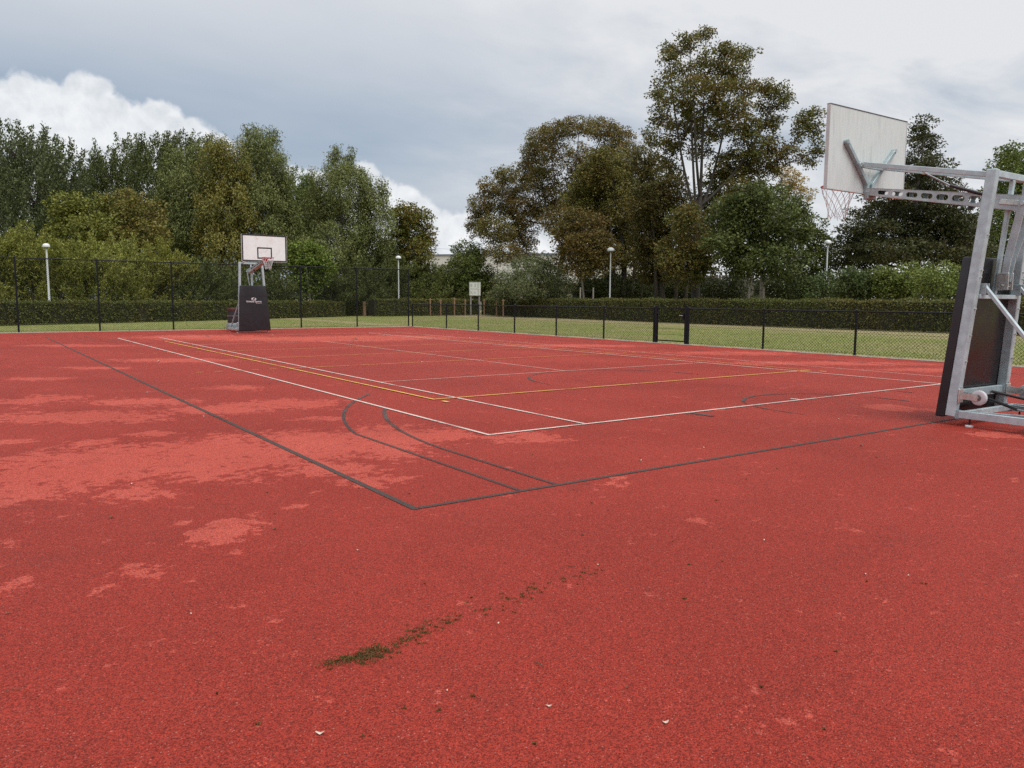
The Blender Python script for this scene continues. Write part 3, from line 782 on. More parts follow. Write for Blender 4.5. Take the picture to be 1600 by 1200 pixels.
    for s in (-1, 1):
        mb = MB(); mb.bar((s * (hx(ZT) - .09), fy(ZT) + .03, ZT - .05), (s * .265, BY - .10, 3.235), .045, .060, bevel=.005)
        mb.tube((s * .225, BY - .10, 3.235), (s * .305, BY - .10, 3.235), .020, 10)
        mb.build('upper_arm', 'galvanised', root)
    # gas spring between the arms
    sp = MB().tube((-.10, .42, 2.76), (-.20, .64, 3.00), .011, 10, caps=True); g1 = sp.build('gas_spring', 'rod_steel', root)
    MB().tube((-.07, -.02, 2.68), (-.14, .42, 2.845), .020, 12).build('spring_cylinder', 'rod_black', root)
    bpy.data.objects.remove(g1)
    MB().tube((-.138, .415, 2.843), (-.225, .70, 3.025), .011, 10).build('spring_rod', 'rod_steel', root)
    MB().cbox((-.225, .70, 3.035), (.05, .05, .05), .005).build('spring_lug', 'zinc_bracket', root)
    # ring and net
    RC = Vector((0, BY + .045 + .155 + .225, 3.03)); rr = .228
    mb = MB(); n = 36; sec = 8; vs = []; fs = []
    for i in range(n):
        t_ = 2 * math.pi * i / n
        for k in range(sec):
            u = 2 * math.pi * k / sec; r_ = rr + .010 * math.cos(u)
            vs.append((RC.x + r_ * math.cos(t_), RC.y + r_ * math.sin(t_), RC.z + .010 * math.sin(u)))
    for i in range(n):
        for k in range(sec):
            fs.append((i * sec + k, ((i + 1) % n) * sec + k, ((i + 1) % n) * sec + (k + 1) % sec, i * sec + (k + 1) % sec))
    mb.add(vs, fs)
    mb.cbox((0, BY + .056, RC.z - .04), (.20, .012, .16), .003)
    mb.cbox((0, BY + .10, RC.z - .006), (.18, .10, .012), .002)
    for s in (-1, 1): mb.bar((s * .07, BY + .06, RC.z - .09), (s * .12, BY + .21, RC.z - .008), .012, .02)
    ring = mb.build('ring', 'ring_red', root)
    net = MB(); NS = 12; lev = [(.228, 0), (.205, -.10), (.172, -.19), (.142, -.28), (.128, -.36), (.120, -.43)]
    rj = random.Random(3)
    P_ = []
    for j, (r_, dz) in enumerate(lev):
        P_.append([RC + Vector((r_ * math.cos(2 * math.pi * (i + .5 * (j % 2)) / NS) + rj.uniform(-.008, .008) * j * .5, r_ * math.sin(2 * math.pi * (i + .5 * (j % 2)) / NS) + rj.uniform(-.008, .008) * j * .5, dz + rj.uniform(-.008, .008) * j * .5)) for i in range(NS)])
    for j in range(len(lev) - 1):
        for i in range(NS):
            i2 = (i - 1) % NS if j % 2 == 0 else (i + 1) % NS
            net.path([P_[j][i], P_[j + 1][i]], [.0036] * 2, 4, False); net.path([P_[j][i], P_[j + 1][i2]], [.0036] * 2, 4, False)
            if j > 0: net.lathe([(0, -.006), (.006, 0), (0, .006)], 5, P_[j][i])
    for i in range(NS):
        net.path([P_[-1][i], P_[-1][i] + Vector((rj.uniform(-.012, .012), rj.uniform(-.012, .012), -.03))], [.0036, .003], 4, False)
    net.build('net', 'net_cord', ring)
    # padding in front of the posts
    bm = bmesh.new(); zb, zt = .085, 1.96; tb = .105
    def lev_(z, hw): return [bm.verts.new((sx_ * hw, fy(z) + .060 + yy, z)) for (sx_, yy) in ((-1, 0), (1, 0), (1, tb), (-1, tb))]
    a_ = lev_(zb, .655); m1 = lev_(1.52, .575); b_ = lev_(zt, .535)
    for lo_, hi_ in ((a_, m1), (m1, b_)):
        for k in range(4): bm.faces.new((lo_[k], lo_[(k + 1) % 4], hi_[(k + 1) % 4], hi_[k]))
    bm.faces.new(tuple(reversed(a_))); bm.faces.new(tuple(b_))
    bmesh.ops.recalc_face_normals(bm, faces=bm.faces[:])
    ed = [e for e in bm.edges if not (all(abs(v.co.z - 1.52) < 1e-4 for v in e.verts))]
    bmesh.ops.bevel(bm, geom=ed, offset=.018, segments=3, affect='EDGES', profile=.5)
    me = bpy.data.meshes.new('pad'); bm.to_mesh(me); bm.free(); me.materials.append(MAT['pad_vinyl'])
    pad = link('pad', me, root); smooth_by_angle(pad, 50)
    MB().bar((0, fy(.12) + .052, .12), (0, fy(1.93) + .052, 1.93), .98, .012, up=(0, 1, 0)).build('pad_backing', 'pad_back', pad)
    yfz = lambda z: fy(z) + .060 + tb
    seam = MB(); seam.bar((-.57, yfz(1.52) + .0015, 1.52), (.57, yfz(1.52) + .0015, 1.52), .003, .006); seam.build('seam', 'strap_black', pad)
    # emblem: an eye-shaped swoosh with an off-centre ring, and the maker's lettering below
    tilt = math.atan(LEAN)
    ZL = 1.405; rot = Matrix.Rotation(-tilt, 3, 'X')
    def on_pad(u, v, zc_): return Vector((-u, yfz(zc_) + .003, zc_)) + Vector((0, LEAN * v, v))
    def flat(polys, name, zc_):
        mb = MB()
        for ol in polys:
            n_ = len(ol)
            mb.add([on_pad(u, v, zc_) for u, v in ol] + [on_pad(u, v, zc_) + Vector((0, -.003, 0)) for u, v in ol], [tuple(range(n_))] + [(k, n_ + k, n_ + (k + 1) % n_, (k + 1) % n_) for k in range(n_)])
        return mb.build(name, 'print_white', pad)
    polys = []
    N = 28
    def eye(t): # outer outline: pointed ellipse
        return (.105 * math.cos(t), .062 * math.sin(t) * (1 - .25 * abs(math.cos(t)) ** 3))
    def pup(t): return (.006 + .040 * math.cos(t), .004 + .040 * math.sin(t))
    for k in range(N):
        t0, t1 = 2 * math.pi * k / N, 2 * math.pi * (k + 1) / N
        if 4 <= k <= 5 or 17 <= k <= 18: continue
        polys.append([eye(t0), eye(t1), pup(t1), pup(t0)])
    flat(polys, 'emblem', ZL)
    def text(body, size, zc_, xoff=0.0, name='lettering'):
        cu = bpy.data.curves.new(name, 'FONT'); cu.body = body; cu.size = size; cu.align_x = 'CENTER'; cu.align_y = 'CENTER'; cu.extrude = .001; cu.offset = size * .018
        to = bpy.data.objects.new(name, cu); col.objects.link(to)
        me_ = bpy.data.meshes.new_from_object(to.evaluated_get(bpy.context.evaluated_depsgraph_get()))
        bpy.data.objects.remove(to); bpy.data.curves.remove(cu)
        for v_ in me_.vertices:
            u, v, d_ = v_.co
            q = on_pad(u + xoff, v, zc_) + Vector((0, d_ + .001, 0)); v_.co = q
        me_.materials.clear(); me_.materials.append(MAT['print_white'])
        return link(name, me_, pad)
    bpy.context.view_layer.update()
    text('Schelde Sports', .105, 1.30)
    text('sports equipment', .034, 1.235, .20)
    # base frame on levelling feet
    zb = .135; YF, YR = -.10, -1.46
    for s in (-1, 1):
        mb = MB(); mb.bar((s * .62, YF, zb), (s * .66, YR, zb), .045, .085, bevel=.004); mb.box((s * .60, (YF + YR) / 2, zb - .039), (.06, 1.25, .006))
        mb.build('base_rail', 'galvanised', root)
        MB().bar((s * .54, YF - .06, zb + .012), (s * .10, YR + .10, zb + .012), .03, .05, bevel=.003).build('base_diagonal', 'galvanised_dull', root)
    for y_, nm in ((YF - .03, 'base_crossbar'), (YR + .03, 'base_crossbar'), ((YF + YR) / 2, 'base_crossbar')):
        MB().bar((-.595, y_, zb + .002), (.595, y_, zb + .002), .05, .07, bevel=.004).build(nm, 'galvanised', root)
    MB().cbox((0, YR - .30, .20), (1.20, .46, .26), .012).build('counterweight', 'galvanised_dull', root)
    for s in (-1, 1):
        for y_ in (-.22, YR + .10):
            f_ = MB(); f_.tube((s * .62, y_, .022), (s * .62, y_, zb), .011, 8); f1 = f_.build('foot_spindle', 'rod_black', root)
            MB().lathe([(.044, .0), (.046, .012), (.040, .022), (.012, .024)], 16, (s * .62, y_, .0)).build('levelling_foot', 'wheel_nylon', root)
    # diagonal braces down to the base
    for s in (-1, 1):
        lug = MB()
        for dx in (-.035, .035): lug.cbox((s * (hx(1.6) - .10) + dx, fy(1.6) - .06, 1.585), (.008, .11, .13), .004)
        lug.tube((s * (hx(1.6) - .10) - .045, fy(1.6) - .085, 1.61), (s * (hx(1.6) - .10) + .045, fy(1.6) - .085, 1.61), .014, 8)
        lug.build('brace_lug', 'galvanised_dull', root)
        MB().bar((s * (hx(1.6) - .10), fy(1.6) - .07, 1.63), (s * .56, YR + .05, zb + .05), .042, .042, bevel=.005).build('brace', 'galvanised', root)
        MB().tube((s * .22, fy(zl) - .035, zl - .01), (s * .40, -.62, .235), .018, 10).build('damper', 'rod_black', root)
        MB().tube((s * .398, -.615, .236), (s * .50, YR + .12, zb + .035), .010, 8).build('damper_rod', 'rod_steel', root)
        # transport wheel on a fork at the post
        wx = s * (hx(zl) + .0); wy = fy(zl) - .27; wz = .345
        fk = MB()
        for dx in (-.034, .034):
            fk.bar((wx + dx, fy(zl) - .060, wz + .01), (wx + dx, wy, wz), .007, .075)
        fk.cbox((wx, fy(zl) - .066, wz + .005), (.10, .012, .16), .003); fk.tube((wx - .045, wy, wz), (wx + .045, wy, wz), .011, 8)
        fo = fk.build('wheel_fork', 'zinc_bracket', root)
        wl = MB(); wl.lathe([(.040, -.024), (.075, -.026), (.084, -.020), (.087, 0), (.084, .020), (.075, .026), (.040, .024)], 28, (wx, wy, wz), Matrix.Rotation(R(90), 3, 'Y'), close=False)
        wo_ = wl.build('wheel', 'wheel_nylon', root); smooth_by_angle(wo_, 40)
        hb = MB(); hb.lathe([(.012, -.030), (.034, -.029), (.036, -.024), (.036, .024), (.034, .029), (.012, .030)], 20, (wx, wy, wz), Matrix.Rotation(R(90), 3, 'Y')); hb.build('hub', 'bin_hoop', wo_)
    return root

hoop = make_hoop()
hoop.location = (7.62, -.22, 0); hoop.rotation_euler = (0, 0, R(-1.0))
tag(hoop, 'grey steel portable basketball hoop close on the right, its board seen from behind', 'basketball hoop', 'basketball hoops')
hoop2 = copy_tree(hoop)
hoop2.location = (7.60, 28.42, 0); hoop2.rotation_euler = (0, 0, R(180))
tag(hoop2, 'distant basketball hoop with black pad and white board facing the camera', 'basketball hoop', 'basketball hoops')

# ---------------------------------------------------------------- litter bin behind the far hoop
bn = tag(empty('litter_bin', (7.62, 31.35, 0)), 'dark drum-shaped litter bin with rusty rim behind the far hoop', 'bin')
bo = MB().lathe([(.27, 0), (.275, .02), (.29, .33), (.295, .60), (.30, .96), (.275, .96), (.26, .05), (0, .05)], 24).build('drum', 'bin_dark', bn); smooth_by_angle(bo)
for z in (.32, .64): smooth_by_angle(MB().lathe([(.295, z - .02), (.312, z - .012), (.312, z + .012), (.295, z + .02)], 24).build('rib', 'bin_hoop', bn))
smooth_by_angle(MB().lathe([(.296, .87), (.312, .88), (.318, .98), (.300, 1.0), (.270, .985)], 24).build('rim', 'bin_rust', bn))

# ---------------------------------------------------------------- lamp posts
def lamp(x, y, H, label, k=1.0):
    r = tag(empty('lamp_post', (x, y, 0)), label, 'lamp post', 'white park lamps')
    smooth_by_angle(MB().lathe([(.085, 0), (.085, .9), (.062, 1.0), (.050, H - .25), (.045, H - .12)], 14).build('pole', 'lamp_post_white', r))
    smooth_by_angle(MB().lathe([(.055, H - .22), (.07, H - .18), (.07, H - .13), (.055, H - .09)], 14).build('collar', 'lamp_under', r))
    smooth_by_angle(MB().lathe([(.0, H - .08), (.15 * k, H - .08), (.29 * k, H - .09), (.305 * k, H - .06), (.295 * k, H + .02 * k), (.25 * k, H + .11 * k), (.16 * k, H + .17 * k), (.07 * k, H + .20 * k), (0, H + .205 * k)], 22).build('dome_shade', 'lamp_white', r), 50)
    smooth_by_angle(MB().lathe([(.0, H - .15), (.10 * k, H - .145), (.17 * k, H - .11), (.20 * k, H - .085)], 18).build('diffuser', 'lamp_under', r))
    return r
lamp(1.88, 48.8, 4.42, 'white dome lamp post at the far left behind the clipped hedge', .66)
lamp(29.75, 58.72, 5.12, 'white dome lamp post just left of the tall fence corner post', .85)
lamp(44.86, 65.31, 5.55, 'distant white dome lamp post right of the notice board')
lamp(40.36, 42.50, 5.46, 'white dome lamp post in front of the brown trees at centre right')
lamp(44.66, 26.09, 5.35, 'slim lamp post left of the cone-shaped tree', .75)

# ---------------------------------------------------------------- notice board and wooden stakes
nb = empty('notice_board', (37.0, 57.4, 0), R(-35)); tag(nb, 'weathered white notice board on two grey wooden posts before the hedge', 'notice board')
for s in (-1, 1): MB().cbox((s * .40, 0, 1.45), (.15, .13, 2.9), .015).build('post', 'grey_wood', nb)
MB().cbox((0, -.08, 2.45), (1.02, .03, 1.22), .006).build('panel', 'sign_face', nb)
fr = MB()
for s in (-1, 1): fr.box((s * .53, -.085, 2.45), (.035, .05, 1.28))
for z in (1.82, 3.08): fr.box((0, -.085, z), (1.02, .05, .035))
fr.build('panel_frame', 'grey_wood', nb)
pr = MB(); rj = random.Random(9)
for (cx_, wd, z0, z1, st) in ((-.30, .30, 2.62, 2.95, .055), (.05, .20, 2.62, 2.95, .05), (.32, .22, 2.55, 2.98, .05), (-.30, .32, 2.0, 2.25, .055), (.32, .14, 1.92, 2.40, .05), (.02, .22, 2.0, 2.2, .06)):
    z = z0
    while z < z1:
        w2 = wd * rj.uniform(.55, 1.0); pr.box((cx_ - (wd - w2) / 2, -.097, z), (w2, .002, .018)); z += st
for k in range(9):
    pr.box((-.42 + .10 * k, -.097, 2.43), (rj.uniform(.04, .08), .002, .07))
tag(pr.build('printed_text', 'sign_print', nb), kind='stuff')

SG = 'short brown wooden stakes before the hedge'
for (x, y, hh_, lab) in ((32.0, 57.0, 1.55, 'leftmost short brown wooden stake, right of the tall fence corner post'), (32.9, 56.7, 1.45, 'second short brown stake from the tall fence corner post'), (34.1, 56.3, 1.62, 'third short brown stake, left of the notice board'), (35.3, 56.4, 1.45, 'brown stake nearest the notice board on its left'), (37.1, 56.0, 1.50, 'brown stake at the foot of the notice board'), (36.2, 52.6, 1.42, 'brown stake right of the notice board'), (35.6, 50.7, 1.50, 'rightmost brown stake, further right of the notice board')):
    st = tag(empty('wooden_stake', (x, y, 0)), lab, 'stake', SG)
    MB().lathe([(.058, 0), (.058, hh_ - .04), (.045, hh_)], 10).build('stake_shaft', 'stake_wood', st)
    MB().cbox((0, 0, hh_ - .12), (.30, .05, .06), .006, Matrix.Rotation(R(random.uniform(-60, 20)), 3, 'Z')).build('cross_slat', 'stake_wood', st)
tp = tag(empty('timber_post', (25.9, 57.6, 0)), 'thick brown timber post in the gap of the clipped hedge', 'post')
MB().cbox((0, 0, .60), (.24, .24, 1.2), .02).build('shaft', 'stake_wood', tp); MB().cbox((0, 0, 1.215), (.27, .27, .03), .01).build('cap', 'stake_wood', tp)

# ---------------------------------------------------------------- buildings far behind
bl = empty('flat_roof_building', (56.9, 108.2, 0)); tag(bl, 'long pale flat-roofed building seen between the two groups of trees', 'building')
dx, dy = 74.13 - 56.91, 87.43 - 108.22; ang = math.atan2(dy, dx); bl.rotation_euler = (0, 0, ang); bl.location = (50, 116.5, 0)
LB, DB, HB = 46.0, 18.0, 8.35
MB().box((LB / 2, DB / 2, HB / 2), (LB, DB, HB)).build('wall', 'render_wall', bl)
MB().box((LB / 2, DB / 2, HB + .10), (LB + .3, DB + .3, .22)).build('roof_edge', 'roof_trim', bl)
MB().box((LB / 2, -1.4, 4.3), (LB * .8, 2.8, .55)).build('canopy', 'render_wall', bl)
MB().box((LB / 2, -.02, 6.9), (LB - .2, .035, .05)).build('wall_joint', 'concrete', bl)
for i in range(11):
    wn = MB().box((3.2 + i * 3.9, -.03, 2.0), (2.2, .08, 1.7)).build('window', 'render_wall', bl)
    MB().box((3.2 + i * 3.9, -.075, 2.0), (2.0, .01, 1.5)).build('pane', 'window_glass', wn)
sh = empty('board_fence', (53.0, 51.2, 0)); tag(sh, 'weathered vertical board fence glimpsed behind the thick trunk', 'fence'); sh.rotation_euler = (0, 0, math.atan2(43.83 - 48.91, 58.34 - 54.64))
for i in range(34):
    MB().box((i * .30 + .15, random.uniform(-.008, .008), 1.95), (.27, .03, 3.9 + random.uniform(-.04, .04))).build('board', 'shed_wood', sh)
for z in (.8, 3.2): MB().box((5.1, .06, z), (10.2, .06, .10)).build('fence_rail', 'shed_wood', sh)
# overhead cables beyond the building
for (a, b2, lab) in (((47, 121, 9.6), (70, 108, 8.9), 'lower of the two thin overhead cables above the pale building'), ((44, 122, 12.0), (80, 100, 9.2), 'upper of the two thin overhead cables above the pale building')):
    pts = [Vector(a).lerp(Vector(b2), t / 12) + Vector((0, 0, -.6 * (1 - (2 * t / 12 - 1) ** 2))) for t in range(13)]
    tag(MB().path(pts, [.018] * 13, 5).build('overhead_cable', 'lamp_under'), lab, 'cable')
# ================================================================ vegetation
def leaf_quads(P, Dv, Nv, Ln, Wd, bend=0.12):
    """P base points, Dv unit direction, Nv any vector, Ln length, Wd width -> V,F of folded rhombic leaves"""
    S = np.cross(Dv, Nv); S /= np.maximum(np.linalg.norm(S, axis=1, keepdims=True), 1e-6)
    N = np.cross(S, Dv)
    L = Ln[:, None]; W = Wd[:, None]
    v0 = P; v1 = P + Dv * L * .45 + S * W * .5 + N * L * bend; v2 = P + Dv * L; v3 = P + Dv * L * .45 - S * W * .5 + N * L * bend
    n = len(P)
    V = np.stack([v0, v1, v2, v3], 1).reshape(-1, 3)
    F = np.arange(4 * n).reshape(n, 4)
    return V, F

def unit(a): return a / np.maximum(np.linalg.norm(a, axis=1, keepdims=True), 1e-6)

STYLE = {  # leaves per m2, leaf length, width, clump sigma (across, along), leaves per clump
 'broad':   (330, .190, .125, (.36, .28), 44),
 'layer':   (330, .200, .110, (.48, .16), 46),
 'up':      (330, .215, .100, (.21, .62), 62),
 'willow':  (400, .230, .076, (.24, .56), 80),
 'feather': (470, .205, .058, (.15, .52), 70),
}

def plant(spec, rg):
    name, label, cat, style, pal, bx, by, dens, blobs = spec
    root = tag(empty(name, (bx, by, 0)), label, cat)
    per, ll, lw, (sa, sl), npc = STYLE[style]
    shrub = cat in ('shrub', 'bush')
    if name == 'laurel_bush' or name == 'undergrowth_bush': ll, lw, per, (sa, sl) = .14, .092, 430, (.30, .24)
    if name in ('tall_tree', 'chestnut_tree'): ll, lw, per, (sa, sl), npc = .165, .110, 400, (.34, .24), 40
    H = max(b[2] + b[4] for b in blobs)
    wood = MB()
    top = max(blobs, key=lambda b: b[2])
    zmin = min(b[2] - b[4] for b in blobs)
    tr = {'tall_tree': .34, 'chestnut_tree': .32, 'maple_tree': .13, 'young_tree': .09}.get(name, .017 * H + .03)
    bark = {'tall_tree': 'bark_grey', 'maple_tree': 'bark_pale', 'young_tree': 'bark_pale', 'chestnut_tree': 'bark_dark'}.get(name, 'bark_dark')
    if name in ('round_tree',): bark = 'bark_pale'
    def tpt(z):
        t = min(1.0, max(0.0, z / (H * .92)))
        return Vector((top[0] * t ** 1.6 + .18 * math.sin(z * .55 + bx), top[1] * t ** 1.6 + .18 * math.cos(z * .5 + by), z))
    def trad(z):
        if name == 'tall_tree' and z > H * .40: return max(.03, tr * .60 * (1 - (z - H * .40) / (H * .56)) * .62)
        return tr * max(.06, (1 - z / (H * .97))) ** .9 + .012
    if not shrub:
        zs = [0, .25, .6] + list(np.linspace(1.2, H * .92, 12))
        wood.path([tpt(z) for z in zs], [trad(z) * (1.45 if z < .1 else 1.15 if z < .4 else 1) for z in zs], 10)
        if name == 'brown_tree':
            for dx, dy_ in ((-.75, .25), (.85, -.5), (1.6, -.9)):
                wood.path([(dx, dy_, 0), (dx * 1.02, dy_, 2.5), (dx * 1.3, dy_ * 1.2, 6), (dx * 1.9, dy_ * 1.3, 9)], [.19, .16, .12, .03], 8)
    P = []; Dv = []; Ln = []; Wd = []; NO = []
    kr = 1.05 if shrub else {'tall_tree': 1.17, 'chestnut_tree': 1.15, 'conical_tree': 1.30}.get(name, 1.20)
    nodes = []
    if not shrub:
        for z in np.arange(max(H * .10, min(zmin * .9, H * .4)), H * .9, .4): nodes.append((tpt(z), trad(z)))
    if name in ('tall_tree', 'chestnut_tree'):
        tops = sorted(blobs, key=lambda b: -b[2])
        for k_, tb_ in enumerate([tops[2], tops[5], tops[9], tops[13], tops[18], tops[22]]):
            a0 = tpt(H * (.30 + .03 * k_)); c_ = Vector(tb_[:3]); mid = a0.lerp(c_, .45) + Vector(((c_.x - a0.x) * .22, (c_.y - a0.y) * .22, -.04 * H))
            ps_ = [a0 * (1 - t) ** 2 + mid * 2 * t * (1 - t) + c_ * t * t for t in np.linspace(0, 1, 9)]; rs_ = [tr * .32 * (1 - .85 * t) + .015 for t in np.linspace(0, 1, 9)]
            wood.path(ps_, rs_, 7, False); nodes += list(zip(ps_[2:], rs_[2:]))
    order = sorted(blobs, key=lambda b: b[2] * .4 + math.hypot(b[0] - tpt(b[2]).x, b[1] - tpt(b[2]).y))
    for b in order:
        c = Vector(b[:3]); rx, rz = b[3] * kr, b[4] * kr; dn = b[5] if len(b) > 5 else 1.0
        if shrub:
            a0 = Vector((c.x * .35 + rg.uniform(-.2, .2), c.y * .35 + rg.uniform(-.2, .2), 0)); r0 = .035
            mid = a0.lerp(c, .5) + Vector((rg.uniform(-.15, .15), rg.uniform(-.15, .15), .1))
            dist = (c - a0).length
        else:
            def cost(nd):
                dd = (nd[0] - c).length
                return dd + 1.6 * max(0.0, nd[0].z - c.z + .45 * dd)
            a0, rn = min(nodes, key=cost); dist = (c - a0).length
            r0 = min(rn * .66, .022 + .016 * dist + .012 * rx)
            mid = a0.lerp(c, .5) + Vector((rg.uniform(-.16, .16), rg.uniform(-.16, .16), .10)) * dist * .8
        pts = []
        for t in np.linspace(0, 1, 6):
            pts.append(a0 * (1 - t) ** 2 + mid * 2 * t * (1 - t) + c * t * t)
        rads = [r0 * (1 - .72 * t) + .004 for t in np.linspace(0, 1, 6)]
        wood.path(pts, rads, 6, False)
        if not shrub: nodes += list(zip(pts[2:], rads[2:]))
        area = math.pi * rx * rz
        nl = max(40, int(area * per * dens * dn)); nc = max(3, int(nl / npc))
        d = unit(rg.normal(size=(nc, 3))); rad = rg.uniform(0, 1, nc) ** (1 / 3.4)
        if style in ('broad', 'layer') and not shrub: rad = rad * .95
        q = d * rad[:, None] * np.array([rx, rx, rz]) + np.array(c)
        # twigs to each clump
        for k in range(nc):
            if k % 2 and nc > 14: continue
            s_ = pts[rg.integers(2, 6)]
            e_ = Vector(q[k]); mm_ = s_.lerp(e_, .5) + Vector((0, 0, .10 * (e_ - s_).length))
            wood.path([s_, mm_, e_], [.020, .013, .005], 3, False)
        idx = rg.integers(0, nc, nl)
        out = unit(q - np.array([c.x * .4, c.y * .4, max(0, c.z - rz * 1.2)]))
        if style in ('up', 'feather'):
            ax = unit(out * (.55 if style == 'up' else .7) + np.array([.12, -.09, .75 if style == 'up' else .55]) + rg.normal(size=(nc, 3)) * .18)
            along = rg.uniform(-1, 1, nl) * sl * (1 + .5 * rg.random(nc)[idx])
            taper = 1 - .6 * np.clip((along / sl + 1) / 2, 0, 1)
            p = q[idx] + ax[idx] * along[:, None] + np.clip(rg.normal(size=(nl, 3)), -1.9, 1.9) * (sa * taper)[:, None]
            dv = unit(ax[idx] * .9 + rg.normal(size=(nl, 3)) * .55); nout = unit(p - q[idx] + out[idx] * .25)
        elif style == 'willow':
            hang = rg.uniform(-1, .7, nl) * sl * 1.3
            p = q[idx] + np.clip(rg.normal(size=(nl, 3)), -1.9, 1.9) * np.array([sa, sa, .10]); p[:, 2] += hang
            dv = unit(rg.normal(size=(nl, 3)) * .55 + out[idx] * .25 + np.array([0, 0, -.75])); nout = unit((p - q[idx]) * np.array([1, 1, .25]) + out[idx] * .3)
        else:
            csz = rg.uniform(.60, 1.30, nc)[idx][:, None]
            od = unit(rg.normal(size=(nl, 3))); od[:, 2] = np.where(rg.random(nl) < .55, np.abs(od[:, 2]), od[:, 2])
            sh_ = (.35 + .65 * rg.random(nl) ** .6)[:, None] * csz
            p = q[idx] + od * sh_ * np.array([sa, sa, sl]) * 1.55
            dv = unit(rg.normal(size=(nl, 3)) * np.array([.8, .8, .5]) + od * .7 + out[idx] * .3 + np.array([0, 0, -.35]))
            nout = od
        NO.append(nout); P.append(p); Dv.append(dv); z = rg.uniform(.65, 1.3, nl); Ln.append(ll * z); Wd.append(lw * z)
    P = np.concatenate(P); Dv = np.concatenate(Dv); Ln = np.concatenate(Ln); Wd = np.concatenate(Wd); NO = np.concatenate(NO)
    keep = P[:, 2] > .06
    P, Dv, Ln, Wd, NO = P[keep], Dv[keep], Ln[keep], Wd[keep], NO[keep]
    Nv = unit(rg.normal(size=P.shape) * .55 + NO * .7 + np.array([0, 0, .40]))
    V, F = leaf_quads(P, Dv, Nv, Ln, Wd)
    cr = link('foliage' if shrub else 'crown', np_mesh('crown', V, F, 'leaf_' + pal), root)
    tag(cr, kind='stuff')
    wo_ = wood.build('stems' if shrub else 'trunk', bark, root, smooth=True)
    return len(F)

